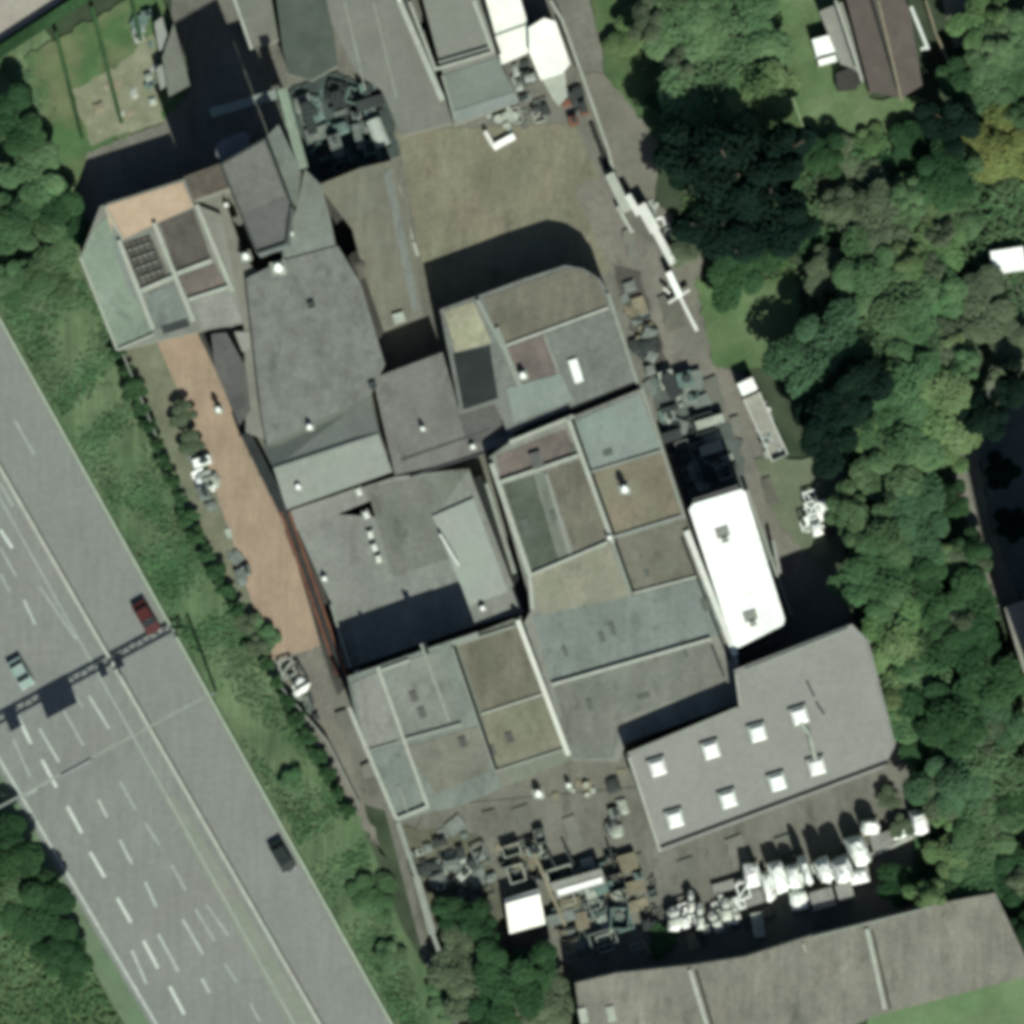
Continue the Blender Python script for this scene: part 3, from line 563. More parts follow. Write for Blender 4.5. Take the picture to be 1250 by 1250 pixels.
# the terrace at the top right runs down the picture: eaves west and east, ridge between
t = gable('terraced_house', 'brown tiled house roof at the top right with a pale ridge', ((1018, -60), (1062, 112)), ((1058, -60), (1100, 120)), ((1098, -60), (1126, 104)), 5, 6.2, M['tile'], M['brick'])
bar('ridge_cap', (1072, 0), (1101, 124), 2.6, 6.15, 6.4, M['wood'], t); bar('gutter', (1020, 0), (1053, 100), 3, 4.8, 5.1, M['coping'], t)
bar('gutter', (1064, 0), (1096, 110), 3.4, 6.1, 6.22, M['gutter'], t)
t = thing('lean_trough', 'short bright white-lined roof gutter on the brown tiled house', 'gutter', W(1122, 30, 6))
bar('channel', (1112, 8), (1133, 60), 4, 5.8, 6.7, M['copinghi'], t); bar('bracket', (1124, 60), (1134, 57), 3, 5.8, 6.6, M['copinghi'], t)
building('garden_shed', 'pale concrete-roofed shed running beside the brown tiled house', 'shed', [(1000, 14), (1028, 2), (1050, 72), (1056, 96), (1042, 84), (1026, 78)], 2.6, M['lightconc'])
t = building('dark_outhouse', 'small dark outhouse at the foot of the pale garden shed', 'outhouse', [(1020, 90), (1042, 80), (1054, 98), (1044, 110), (1022, 112)], 1.6, M['darkyard'])
t = thing('garden_wall', 'thin pale fence line between the back gardens and the tree belt', 'fence', W(930, 0, 0))
bar('panel', (928, -20), (960, 96), 2.2, 0, 1.2, mat('fence_green', (142, 164, 124), .1, 1, .1), t); bar('panel', (960, 96), (993, 194), 2.2, 0, 1.2, MATS['fence_green'], t)
t = thing('boundary_fence', 'pale timber fence running down the east side of the brown tiled house', 'fence', W(1150, 50, 0))
for a, b in (((1130, 0), (1142, 40)), ((1142, 40), (1162, 84)), ((1162, 84), (1174, 122))): bar('fence_panel', a, b, 2.4, 0, 1.8, M['wood'], t)
t = building('east_house', 'pale house roof cut by the right edge beside the dirt track', 'house', [(1226, 742), (1300, 715), (1330, 830), (1258, 850)], 5, mat('eh', (150, 146, 134), .1, .4, .08))
building('shade_block', 'unseen tall block added beyond the right edge to shade the yard', 'building', [(1266, 728), (1420, 680), (1460, 900), (1310, 930)], 24, M['gritroof'])  # out-of-view block added so its shadow darkens the yard
# boundary wall south-west
t = thing('boundary_wall', 'pale concrete wall along the south-west side of the works', 'wall', W(500, 1060, 0))
for a, b, wd in (((486, 1004), (508, 1070), 6), ((508, 1070), (528, 1140), 9), ((528, 1140), (546, 1188), 5)): bar('wall_section', a, b, wd, 0, 2.4, M['copingdim'], t)
t = thing('bank_fence', 'thin pale fence on the green roofed block side of the grass bank', 'fence', W(150, 470, 0))
for a, b in (((150, 432), (196, 545)), ((340, 835), (400, 905)), ((400, 905), (440, 985))): bar('fence_panel', a, b, 1.6, 0, 1.5, M['copingdim'], t)

# white boundary pipe/conveyor on the east side
t = thing('conveyor', 'long white covered conveyor along the east lane', 'conveyor', W(790, 260, 0))
for a, b, wd in (((744, 212), (766, 258), 12), ((766, 238), (780, 262), 8), ((782, 250), (800, 282), 13), ((800, 282), (822, 322), 9)): bar('cover', a, b, wd, .8, 2.6, M['copinghi'] if wd != 12 else M['coping'], t)
bar('walkway', (754, 252), (772, 284), 5, .3, 1.2, M['coping'], t)
t = thing('lattice_arm', 'slender white lattice arm tapering southward past the conveyor', 'lattice arm', W(830, 360, 0))
bar('arm', (816, 332), (830, 362), 8, 1.2, 2.2, M['white'], t); bar('arm', (830, 362), (851, 404), 4.5, 1.2, 1.9, M['copinghi'], t); bar('brace', (816, 370), (842, 354), 3, 1.0, 1.5, M['copinghi'], t); bar('brace', (810, 352), (818, 358), 3, 1.0, 1.5, M['copinghi'], t)
t = thing('boundary_pipe', 'pale pipe following the yard edge below the cream tank', 'pipe', W(700, 80, 0))
for a, b in (((672, 0), (686, 24)), ((686, 24), (712, 96)), ((712, 96), (742, 182)), ((742, 182), (748, 206))):
    mesh_obj('pipe', *tube_vf(W(*a, 1.5), W(*b, 1.5), .22), M['coping'], t)
bar('dark_channel', (680, 20), (704, 80), 5, .1, .5, M['gutter'], t)
bar('dark_channel', (722, 150), (742, 205), 6, .1, .5, M['gutter'], t)

# ------------------------------------------------------------------ gantry over the motorway
t = thing('sign_gantry', 'thin steel sign gantry spanning the motorway', 'gantry', W(245, 852, 0))
GA, GB = (-60, 1017), (250, 851)
bar('top_chord', GA, GB, 2.6, 10.2, 10.45, M['copingdim'], t); bar('bottom_chord', GA, GB, 2.2, 9.1, 9.3, M['steel'], t)
a = Vector(W(*GA, 10)); b = Vector(W(*GB, 10)); parts = []
for i in range(36):
    p = a.lerp(b, i / 36); q = a.lerp(b, (i + 1) / 36); p.z, q.z = (9.2, 10.3) if i % 2 else (10.3, 9.2)
    parts.append(tube_vf(p, q, .09, 5))
tag(mesh_obj('lattice', *join_vf(parts), M['steel'], t), kind='stuff')
parts = [box_vf(b.x + .9, b.y + .4, 5.1, .22, .22, 10.2, -.5)]; mesh_obj('leg', *join_vf(parts), M['steel'], t)
mesh_obj('leg', *box_vf(a.x, a.y, 5.1, .5, .5, 10.2, -.5), M['steel'], t)
d = (b - a).normalized(); ang = math.atan2(d.y, d.x)
for (px, py, wd, ht, zc) in ((94, 937, 4.2, 3.6, 9.0), (40, 967, 1.6, 2.4, 9.2)):
    x, y, _ = W(px, py, 9.4); mesh_obj('sign_board', *box_vf(x, y, zc, wd, .22, ht, ang), M['steel'], t)
for (px, py) in ((170, 893), (150, 904)):
    x, y, _ = W(px, py, 9.4); mesh_obj('signal_box', *box_vf(x, y, 9.0, .9, .25, 1.6, ang), M['dark'], t)

# ------------------------------------------------------------------ vehicles
def car_proto(name, label, body, loc, rz, L=4.3, Wd=1.8):
    t = thing(name, label, 'car', loc, rz=0)
    def add(nm, vf, m_, par=None):
        v, f = vf; c, s = math.cos(rz), math.sin(rz)
        v = [(loc[0] + x * c - y * s, loc[1] + x * s + y * c, loc[2] + z) for x, y, z in v]
        return mesh_obj(nm, v, f, m_, t)
    prof = [(-L/2, .35), (-L/2, .8), (-L*.36, .92), (L*.2, .92), (L*.46, .78), (L/2, .6), (L/2, .35)]
    def extr(pr, w0, w1=None):
        n = len(pr); v = [(x, -w0/2, z) for x, z in pr] + [(x, w0/2, z) for x, z in pr]
        return v, [tuple(range(n)), tuple(range(2*n-1, n-1, -1))] + [(i, n+i, n+(i+1) % n, (i+1) % n) for i in range(n)]
    add('body', extr(prof, Wd), body)
    gp = [(-L*.4, .9), (-L*.3, 1.36), (L*.06, 1.38), (L*.24, .9)]
    add('windows', extr(gp, Wd*.86), M['glass'])
    add('roof_skin', extr([(-L*.29, 1.37), (-L*.29, 1.43), (L*.05, 1.43), (L*.05, 1.38)], Wd*.82), body)
    for sx in (-.31, .31):
        for sy in (-1, 1): add('wheel', tube_vf((L*sx, sy*Wd*.42, .33), (L*sx, sy*Wd*.52, .33), .33, 14), M['tyre'])
    for sy in (-1, 1): add('headlight', box_vf(L*.49, sy*Wd*.36, .62, .12, .35, .16), M['lamp'])
    return t
RA = math.radians(-60)
car_proto('parked_car', 'dark red car stopped on the hard shoulder near the gantry shadow', M['red'], W(179, 754, .08), RA)
car_proto('parked_car', 'dark grey car stopped on the hard shoulder lower down the motorway', M['carblk'], W(345, 1045, .08), RA, 4.0)
car_proto('moving_car', 'pale teal car in the motorway lanes beside the gantry shadow', M['carteal'], W(26, 822, .08), RA, 3.8)
# large white vehicles, a flatbed lorry in the lane
def lorry(label, p0, p1, wpx, m_, name='lorry', hh=2.6):
    a = Vector(W(*p0, 1)); b = Vector(W(*p1, 1)); d = (b - a); L = d.length; d.normalize(); rz = math.atan2(d.y, d.x)
    c = (a + b) / 2; t = thing(name, label, 'lorry', (c.x, c.y, 0)); wd = wpx * S
    def add(nm, vf, mm):
        v, f = vf; cc, s = math.cos(rz), math.sin(rz)
        mesh_obj(nm, [(c.x + x * cc - y * s, c.y + x * s + y * cc, z) for x, y, z in v], f, mm, t)
    add('chassis', box_vf(0, 0, .8, L, wd * .6, .25), M['dark'])
    add('cab', box_vf(-L/2 + .9, 0, 1.7, 1.7, wd, 1.9, 0, .93), M['white'])
    add('windscreen', box_vf(-L/2 + .02, 0, 2.0, .1, wd * .8, .7), M['glass'])
    add('bed', box_vf(1.0, 0, 1.15, L - 2.2, wd, .3), m_)
    for sy in (-1, 1): add('bed_side', box_vf(1.0, sy * (wd / 2 - .08), 1.75, L - 2.2, .14, .9), M['copinghi'])
    add('tailboard', box_vf(L/2 - .1, 0, 1.7, .14, wd - .3, .8), M['coping'])
    for sx in (-.36, .2, .34):
        for sy in (-1, 1): add('wheel', tube_vf((L*sx, sy*wd*.4, .5), (L*sx, sy*wd*.52, .5), .5, 14), M['tyre'])
    return t
lorry('white flatbed lorry with pale load bed parked on the east lane', (908, 464), (952, 560), 22, mat('bed', (158, 156, 144), .2, .8, .15))
def van(label, px, py, rz, L=5, wd=2.1, name='van', m_=None):
    loc = W(px, py, 0); t = thing(name, label, 'van', loc); m_ = m_ or M['white']
    def add(nm, vf, mm):
        v, f = vf; c, s = math.cos(rz), math.sin(rz)
        mesh_obj(nm, [(loc[0] + x*c - y*s, loc[1] + x*s + y*c, z) for x, y, z in v], f, mm, t)
    add('body', box_vf(-.5, 0, 1.35, L - 1.1, wd, 1.9, 0, .94), m_)
    add('bonnet', box_vf(L/2 - .6, 0, .85, 1.2, wd * .94, .8, 0, .92), m_)
    v, f = box_vf(L/2 - 1.0, 0, 1.7, .5, wd * .86, .8, 0, .8); add('windscreen', (v, f), M['glass'])
    for sx in (-.3, .32):
        for sy in (-1, 1): add('wheel', tube_vf((L*sx, sy*wd*.4, .36), (L*sx, sy*wd*.5, .36), .36, 12), M['tyre'])
    return t
van('white van parked by the pink-shaded drive at the right edge', 1234, 318, .15, 5.4, 3.0)
van('small white van parked on the garden hardstanding top right', 1006, 62, -1.3, 3.4, 2.6)

# ------------------------------------------------------------------ small roof vents
def vent(label, px, py, h, r=.55, hh=1.4, m_=None):
    x, y, z = W(px, py, h); t = thing('roof_vent', label, 'vent', (x, y, h))
    r *= .85; mesh_obj('kerb', *box_vf(x, y, h + .12, r * 2.2, r * 2.0, .24, .3), M['copingdim'], t); mesh_obj('stack', *cyl_vf(x, y, h, h + hh * .7, r * .5, r * .5, 12), M['steel'], t)
    mesh_obj('fan_box', *box_vf(x + r * .55, y - r * .5, h + hh * .35, r * .9, r * 1.1, hh * .4, .3), M['pale'], t)
    mesh_obj('cowl', *cyl_vf(x, y, h + hh * .7, h + hh, r * .8, r * .55, 7), m_ or M['white'], t)
for a in (('round white cowl near the tower foot', 300, 313, 6, .75, 1.5), ('big irregular white cowl on the felt roof below the tower', 340, 327, 6.6, 1.0, 2.2), ('white cowl on the dark slope of the gabled hall', 378, 521, 6.2, .6, 1.4),
  ('small white cowl alone on the grey-brown annex', 516, 523, 5, .45, 1.2), ('small pale cowl at the annex east corner', 577, 545, 5, .5, .9), ('white cowl at the west eave below the gabled hall', 364, 594, 5.6, .6, 1.4),
  ('white cowl on the tan road strip', 267, 500, 0, .6, 2.2), ('white cowl on the olive cell of the middle block', 762, 597, HM, .8, 2.2), ('white cowl beside the mauve cell of the north block', 638, 458, 6.4, .7, 1.4),
  ('white cowl at the meeting of annex and middle block', 626, 538, 6.6, .5, 1), ('white cap at the foot of the pale slab roof', 589, 742, 3.35, .5, .9), ('white cap in the yard south of the south-west block', 657, 968, 0, .8, 1.6),
  ('grey cap in the yard below the long white parapet', 694, 958, 0, .5, 1.3), ('white cap at the corner where the deck meets the south-west block', 437, 822, 3.5, .5, 2), ('small white cap near the west end of the low deck', 396, 706, 3, .5, .9), ('pale cap at the north end of the lean-to roof', 276, 250, 5.6, .4, .9), ('pale cap above the felt hall beside the side roof', 355, 285, 6.4, .5, 1), ('pale cap in the trees north of the lawn', 1033, 316, 0, .7, 1.2), ('white dot cap on the middle block wall junction', 744, 656, HM + .5, .4, .5)):
    vent(*a)
pr = None
for px, py in ((438, 600), (447, 628), (452, 652), (457, 668), (462, 682)):
    x, y, z = W(px, py, 3.05)
    if pr is None:
        pr = thing('deck_vent', 'small pale cap in the line crossing the low deck', 'vent', (x, y, z), 'caps in a line on the low deck', .4)
        for nm, vf, mm in (('base', box_vf(0, 0, .15, .9, 1.2, .3), M['copingdim']), ('lid', box_vf(0, 0, .45, .7, .9, .3, 0, .7), M['copinghi'])):
            mesh_obj(nm, [tuple(Vector(v) + pr.location) for v in vf[0]], vf[1], mm, pr)
    else: copy_tree(pr, None, (x, y, z), random.uniform(.2, .7), None)

# ------------------------------------------------------------------ clutter prototypes
def proto(name, label, cat, group, items, loc, rz=0, sc=(1, 1, 1)):
    o = thing(name, label, cat, loc, group, rz); o.scale = sc
    for nm, vf, mm in items:
        me = bpy.data.meshes.new(nm); me.from_pydata(vf[0], [], vf[1]); me.materials.append(mm)
        c = bpy.data.objects.new(nm, me); COL.objects.link(c); c.parent = o
    return o
def lump_vf(sx, sy, sz, seed):
    r = np.random.default_rng(seed); v = []; f = []; n = 8; rings = [(0, .9), (.35, 1.05), (.75, .95), (.95, .6), (1.0, .15)]
    for zf, k in rings:
        for i in range(n):
            a_ = 2 * math.pi * i / n; q = 1 / max(abs(math.cos(a_)), abs(math.sin(a_))) ** .7; kk = k * q * r.uniform(.82, 1.12)
            v.append((math.cos(a_) * sx / 2 * kk, math.sin(a_) * sy / 2 * kk, sz * zf * r.uniform(.93, 1.05)))
    for j in range(len(rings) - 1):
        for i in range(n): f.append((j*n+i, j*n+(i+1) % n, (j+1)*n+(i+1) % n, (j+1)*n+i))
    f.append(tuple((len(rings)-1)*n+i for i in range(n))); return v, f
def stack_items(m_, seed):
    return [('pallet', box_vf(0, 0, .08, 1.05, 1.05, .16), M['wood']), ('load', tuple([[ (x, y, z + .16) for x, y, z in lump_vf(1, 1, .8, seed)[0]], lump_vf(1, 1, .8, seed)[1]]), m_)]
WS = [((917, 1067), 17, 27, 3.4, 'tallest white wrapped stack at the west end of the bright row'), ((936, 1082), 9, 34, 2.4, 'narrow white leaning bundle beside the west stack'), ((950, 1069), 17, 36, 3.6, 'long white wrapped stack with a grey dimple'),
 ((967, 1068), 15, 28, 4.2, 'pointed white wrapped stack in the middle of the row'), ((975, 1099), 20, 22, 2.2, 'crossed white pieces at the south foot of the row'), ((982, 1061), 10, 32, 5.5, 'slanting grey-white bundle in the middle of the row'),
 ((1005, 1061), 18, 28, 5.5, 'wedge-shaped white stack east of the slanting bundle'), ((1026, 1061), 21, 28, 6, 'broad white stack with a notch in its north side'), ((1048, 1068), 22, 17, 4, 'flat-fronted white box at the corner of the row'),
 ((1047, 1037), 20, 34, 4.4, 'white stack with a dark oval on top'), ((1061, 1009), 20, 18, 3.4, 'square white stack on the upper step of the row'), ((1098, 1016), 25, 13, 1.6, 'low white mound near the east end'), ((1121, 1003), 18, 27, 3.2, 'rounded white stack at the far east end')]
for i, ((px, py), a_, b_, h_, lb) in enumerate(WS):
    proto('wrapped_stack', lb, 'stack', 'white wrapped stacks in the south yard', stack_items(M['white'], i), W(px, py, 0), random.uniform(.1, .4), (a_ * S * 1.12, b_ * S * 1.1, h_))
GS = [((920, 1096), 22, 16, 1.5, 'pale pallet load below the west white stack'), ((1003, 1096), 29, 23, 2.4, 'wide grey crate below the wedge-shaped stack'), ((1030, 1087), 20, 20, 2.6, 'grey crate below the notched white stack'), ((1075, 1026), 26, 20, 1.6, 'grey crate beside the upper white stack'), ((890, 1080), 42, 12, .8, 'faint low pallet strip west of the white row')]
for i, ((px, py), a_, b_, h_, lb) in enumerate(GS):
    its = [('pallet', box_vf(0, 0, .05, 1.05, 1.05, .1), M['wood'])] + [('side', box_vf(x, y, .5, sx, sy, .9), M['midscrap']) for x, y, sx, sy in ((0, .46, 1, .08), (0, -.46, 1, .08), (.46, 0, .08, .84), (-.46, 0, .08, .84))] + [('lid', box_vf(0, 0, .97, .98, .98, .05), M['gritroof'])]
    proto('crate', lb, 'crate', None, its, W(px, py, 0), .28, (a_ * S, b_ * S, h_))
CL = [((824, 1120), 18, 28, 2.2), ((843, 1100), 9, 28, 2.2), ((854, 1118), 10, 34, 2.6), ((862, 1132), 10, 14, 1.8), ((873, 1124), 13, 26, 1.8), ((886, 1110), 13, 28, 1.8), ((898, 1114), 9, 20, 1.6), ((880, 1096), 8, 14, 1.2)]
p_ = None
for i, ((px, py), a_, b_, h_) in enumerate(CL):
    if p_ is None: p_ = proto('scrap_bale', 'pale ragged scrap bale in the cluster west of the white row', 'bale', 'scrap bales west of the white row', [('bale', lump_vf(1, 1, 1, 44), mat('bright_scrap', (214, 214, 202), .25, 1.5, .2)), ('strap', box_vf(0, 0, .5, 1.1, .06, 1.02), M['dark'])], W(px, py), .3, (a_*S, b_*S, h_))
    else: copy_tree(p_, None, W(px, py), random.uniform(0, .6), (a_*S, b_*S, h_))
# generic jumbles: small distinct proto set, scattered in named heaps
def rot_vf(vf, ax, an):
    from mathutils import Matrix
    Rm = Matrix.Rotation(an, 3, ax); return [tuple(Rm @ Vector(v)) for v in vf[0]], vf[1]
KIT = {
 'skip': lambda m_, s: [('side', box_vf(x, y, .5, sx, sy, 1.0), m_) for x, y, sx, sy in ((0, .4, 1.2, .07), (0, -.4, 1.2, .07), (.57, 0, .07, .72), (-.57, 0, .07, .72))] + [('floor', box_vf(0, 0, .06, 1.06, .72, .1), M['dark']), ('rubble', lump_vf(.9, .6, .55, s), M['midscrap'])],
 'container': lambda m_, s: [('shell', box_vf(0, 0, .5, 1.5, .62, 1.0), m_)] + [('roof_rib', box_vf(-.6 + .24 * k, 0, 1.02, .05, .6, .05), m_) for k in range(6)] + [('door', box_vf(.77, 0, .48, .04, .56, .9), M['dark'])],
 'pallet_stack': lambda m_, s: [('pallet', box_vf(.02 * (k % 2), .02 * ((k + 1) % 2), .1 + .19 * k, 1, .85, .13), M['wood']) for k in range(3)] + [('plank', box_vf(0, -.36 + .18 * k, .58, .98, .11, .04), M['wood']) for k in range(5)],
 'machine_part': lambda m_, s: [('casing', box_vf(0, 0, .45, 1.0, .8, .9, 0, .85), m_), ('cap', cyl_vf(.1, 0, .9, 1.15, .25, .2, 10), M['dark'])],
 'metal_frame': lambda m_, s: [('frame', join_vf([box_vf(0, -.45, .5, 1.2, .1, .1), box_vf(0, .45, .5, 1.2, .1, .1), box_vf(-.55, 0, .5, .1, .9, .1), box_vf(.55, 0, .5, .1, .9, .1), box_vf(0, 0, .55, .1, 1.0, .1, .6)]), m_), ('foot', join_vf([box_vf(x, y, .22, .1, .1, .45) for x in (-.5, .5) for y in (-.4, .4)]), m_)],
 'scrap_heap': lambda m_, s: [('heap', lump_vf(1, 1, .9, s), m_)],
 'sheet_stack': lambda m_, s: [('sheet', box_vf(.02 * k, .03 * k, .08 + .12 * k, 1.0, .7, .06, .05 * k), m_) for k in range(4)],
 'pipe_bundle': lambda m_, s: [('pipe', tube_vf((-.6, .14 * (k % 3) - .14, .12 + .2 * (k // 3)), (.6, .14 * (k % 3) - .14, .12 + .2 * (k // 3)), .08, 7), m_) for k in range(6)],
 'drum': lambda m_, s: [('drum', cyl_vf(0, 0, 0, .95, .42, .42, 14), m_), ('lid', cyl_vf(0, 0, .95, 1.0, .38, .38, 14), M['pale'])],
}
def heap(where, items, mats_, n, poly_c, ax, ay, rot, size=(.8, 2.2), hmul=(.5, 1.4), seed=0):
    """n pieces of scrap strewn in an oriented box around a photo pixel"""
    r = random.Random(seed); protos = {}
    for i in range(n):
        k = items[i % len(items)]; mk = mats_[r.randrange(len(mats_))]
        u, v = r.uniform(-1, 1) * ax, r.uniform(-1, 1) * ay
        px = poly_c[0] + u * math.cos(rot) - v * math.sin(rot); py = poly_c[1] + u * math.sin(rot) + v * math.cos(rot)
        s = r.uniform(*size); sc = (s * r.uniform(.7, 1.3), s * r.uniform(.7, 1.3), s * r.uniform(*hmul)); rz = r.choice([.3, .3, 1.87, r.uniform(0, 3)])
        key = (k, mk)
        if key not in protos:
            nm = {'pale': 'pale', 'midscrap': 'grey', 'tealscrap': 'greenish', 'rust': 'rusty', 'dark': 'dark', 'steel': 'silvery', 'white': 'white', 'wood': 'buff'}[mk]
            protos[key] = proto(k, '%s %s %s' % (nm, k.replace('_', ' '), where), k.replace('_', ' '), '%s %ss %s' % (nm, k.replace('_', ' '), where), KIT[k](M[mk], seed * 10 + i), W(px, py), rz, sc)
        else: copy_tree(protos[key], None, W(px, py), rz, sc)
heap('in the dark machinery yard north of the olive roof', ['machine_part', 'metal_frame', 'scrap_heap', 'pipe_bundle', 'container'], ['tealscrap', 'dark', 'midscrap', 'dark', 'tealscrap'], 62, (420, 152), 44, 46, -.3, (.8, 2.2), (.4, 1.2), 1)
heap('east of the middle block', ['container', 'sheet_stack', 'metal_frame', 'skip', 'machine_part', 'pipe_bundle'], ['tealscrap', 'pale', 'midscrap', 'dark'], 48, (840, 522), 66, 27, 1.2, (1.2, 2.6), (.4, 1.0), 2)
heap('beside the north block east wall', ['scrap_heap', 'pallet_stack', 'sheet_stack'], ['midscrap', 'dark', 'midscrap'], 22, (782, 400), 55, 9, 1.25, (1.0, 2.0), (.4, .8), 3)
heap('below the long top hall', ['sheet_stack', 'metal_frame', 'drum'], ['pale', 'midscrap', 'steel'], 16, (630, 145), 34, 12, -.25, (.7, 1.6), (.4, .9), 4)
heap('in the narrow yard east of the long top hall', ['machine_part', 'scrap_heap'], ['midscrap', 'steel', 'dark'], 14, (645, 108), 34, 12, 1.15, (.7, 1.5), (.4, .9), 5)
heap('in the scrap bays behind the white-fronted sheds', ['sheet_stack', 'container', 'metal_frame', 'skip', 'pallet_stack'], ['tealscrap', 'midscrap', 'pale', 'pale'], 46, (722, 1108), 42, 46, -.1, (1.0, 2.4), (.4, 1.1), 6)
heap('in the bays north of the white shed', ['machine_part', 'skip', 'metal_frame', 'pallet_stack'], ['midscrap', 'pale', 'dark'], 26, (640, 1052), 28, 26, -.3, (.8, 1.9), (.5, 1.2), 7)
heap('in the scrubby corner by the south-west wall', ['scrap_heap', 'sheet_stack', 'machine_part'], ['midscrap', 'pale', 'dark'], 44, (545, 1060), 34, 48, -.3, (.7, 1.9), (.3, .7), 8)
heap('beside the tan road on the bank side', ['sheet_stack', 'scrap_heap', 'machine_part'], ['white', 'pale', 'midscrap'], 16, (270, 635), 84, 7, 1.19, (.8, 2.1), (.3, .7), 9)
heap('at the lower end of the tan road', ['scrap_heap', 'pipe_bundle', 'metal_frame'], ['white', 'pale', 'midscrap', 'dark'], 18, (368, 850), 42, 9, 1.1, (.7, 2.0), (.4, .9), 10)
heap('on the clearing below the east lane', ['metal_frame', 'sheet_stack', 'scrap_heap'], ['white', 'white', 'white', 'dark'], 28, (1000, 630), 20, 18, .3, (.7, 1.9), (.7, 1.5), 11)
heap('on and beside the flatbed lorry in the lane', ['sheet_stack', 'pipe_bundle', 'scrap_heap'], ['white', 'pale', 'steel'], 14, (936, 524), 34, 10, 1.13, (.6, 1.7), (1.2, 1.9), 20)
heap('along the east lane beside the conveyor', ['pipe_bundle', 'sheet_stack', 'drum'], ['pale', 'steel', 'white'], 12, (808, 278), 50, 7, 1.1, (.6, 1.5), (.3, .7), 12)
heap('against the south-west corner of the skylight hall', ['scrap_heap', 'sheet_stack', 'machine_part'], ['midscrap', 'pale', 'dark'], 12, (750, 985), 14, 36, -.3, (.7, 1.6), (.4, .8), 13)
heap('among the south yard stacks', ['pipe_bundle', 'container', 'metal_frame', 'pallet_stack'], ['midscrap', 'dark', 'pale'], 20, (860, 1135), 90, 10, -.2, (.8, 1.9), (.4, .9), 14)
heap('under the pipe at the yard edge', ['scrap_heap', 'machine_part'], ['dark', 'rust', 'midscrap'], 12, (706, 140), 34, 10, 1.2, (.7, 1.7), (.4, .9), 15)
heap('behind the garden sheds at the top left', ['sheet_stack', 'machine_part', 'scrap_heap'], ['pale', 'tealscrap', 'steel'], 14, (180, 60), 44, 12, 1.3, (.7, 1.7), (.4, .9), 16)
heap('in the bright ragged row of the south yard', ['metal_frame', 'sheet_stack', 'pipe_bundle'], ['white'], 30, (965, 1074), 68, 9, -.28, (.7, 1.7), (.9, 2.0), 17)
heap('west of the tall white stacks', ['metal_frame', 'sheet_stack', 'scrap_heap'], ['white', 'pale', 'white'], 22, (860, 1116), 48, 10, -.2, (.8, 1.9), (.9, 1.6), 18)
heap('on the skylight hall side of the yard', ['pallet_stack', 'drum'], ['pale', 'midscrap'], 10, (720, 960), 50, 9, -.28, (.6, 1.3), (.4, .8), 19)
heap('in the dark south yard behind the long shed', ['metal_frame', 'machine_part', 'pallet_stack', 'skip'], ['dark', 'midscrap', 'dark', 'tealscrap'], 40, (742, 1100), 62, 44, -.2, (.9, 2.1), (.4, 1.2), 22)
heap('along the west wall of the south yard', ['scrap_heap', 'metal_frame', 'sheet_stack'], ['dark', 'midscrap'], 24, (575, 1085), 30, 44, -.3, (.8, 2.0), (.4, 1.0), 23)
heap('on the garden plots at the top left', ['sheet_stack', 'scrap_heap', 'pallet_stack'], ['midscrap', 'wood', 'pale'], 20, (150, 112), 42, 30, -.3, (.5, 1.3), (.3, .6), 24)
# sheds in the south yard
gable('white_shed', 'small gabled shed with a bright white front slope in the south yard', ((615, 1098), (658, 1085)), ((617, 1104), (659, 1092)), ((622, 1140), (666, 1128)), 2.6, 3.0, M['cream'], M['render'])
bar_o = building('dark_skip', 'dark open bay below the white gabled shed', 'bay', [(620, 1143), (668, 1130), (674, 1155), (628, 1168)], .8, M['darkyard'])
t = building('long_shed', 'low long shed with one bright white strip across its roof', 'shed', [(672, 1078), (734, 1060), (740, 1078), (680, 1098)], 2.8, M['lightconc'])
bar('white_strip', (681, 1090), (735, 1074), 7, 2.7, 2.95, M['white'], t)
t = thing('bay_wall', 'narrow buff wall dividing the scrap bays south of the yard', 'wall', W(665, 1080, 0)); bar('wall', (652, 1042), (690, 1130), 4, 0, 1.8, M['wood'], t)
for lb, a, b in (('thin dark post row running north from the long shed', (690, 1035), (706, 1068)), ('second thin dark post row nearer the white shed', (666, 1036), (684, 1070)), ('third dark post row at the east end of the bays', (744, 1035), (768, 1120))):
    t = thing('post_row', lb, 'fence', W(*a, 0)); bar('rail', a, b, 2.5, 1.2, 1.6, M['dark'], t); bar('foot_rail', a, b, 4, 0, .3, M['midscrap'], t)
t = thing('lane_wall', 'pale ragged wall at the yard edge under the white row', 'wall', W(1080, 1040, 0)); bar('wall', (1046, 1052), (1122, 1018), 5, 0, 1.0, M['coping'], t)
t = thing('white_bench', 'bright white open bracket on the paving below the long top hall', 'rack', W(615, 170, 0))
bar('upright', (592, 160), (602, 178), 5, 0, 1.0, M['copinghi'], t); bar('shelf', (602, 180), (628, 166), 8, 0, .8, M['white'], t)
t = thing('tank_trailer', 'pale elongated tank beside the machinery yard', 'tank', W(462, 165, 0))
mesh_obj('tank', *tube_vf(W(455, 146, 2), W(468, 178, 2), 1.0, 16), mat('tank_pale', (178, 188, 178), .06, .6, .05), t); mesh_obj('saddle', *box_vf(*W(461, 162, .6)[:2], .55, 1.2, 2.6, 1.1, .35), M['dark'], t)
t = thing('glazed_rail', 'bright broken rail down the east edge of the olive roof', 'rail', W(502, 290, 0))
for a, b in (((486, 226), (494, 258)), ((494, 262), (503, 292)), ((505, 296), (510, 312))): bar('rail', a, b, 4, 2.5, 3.2, M['coping'], t)
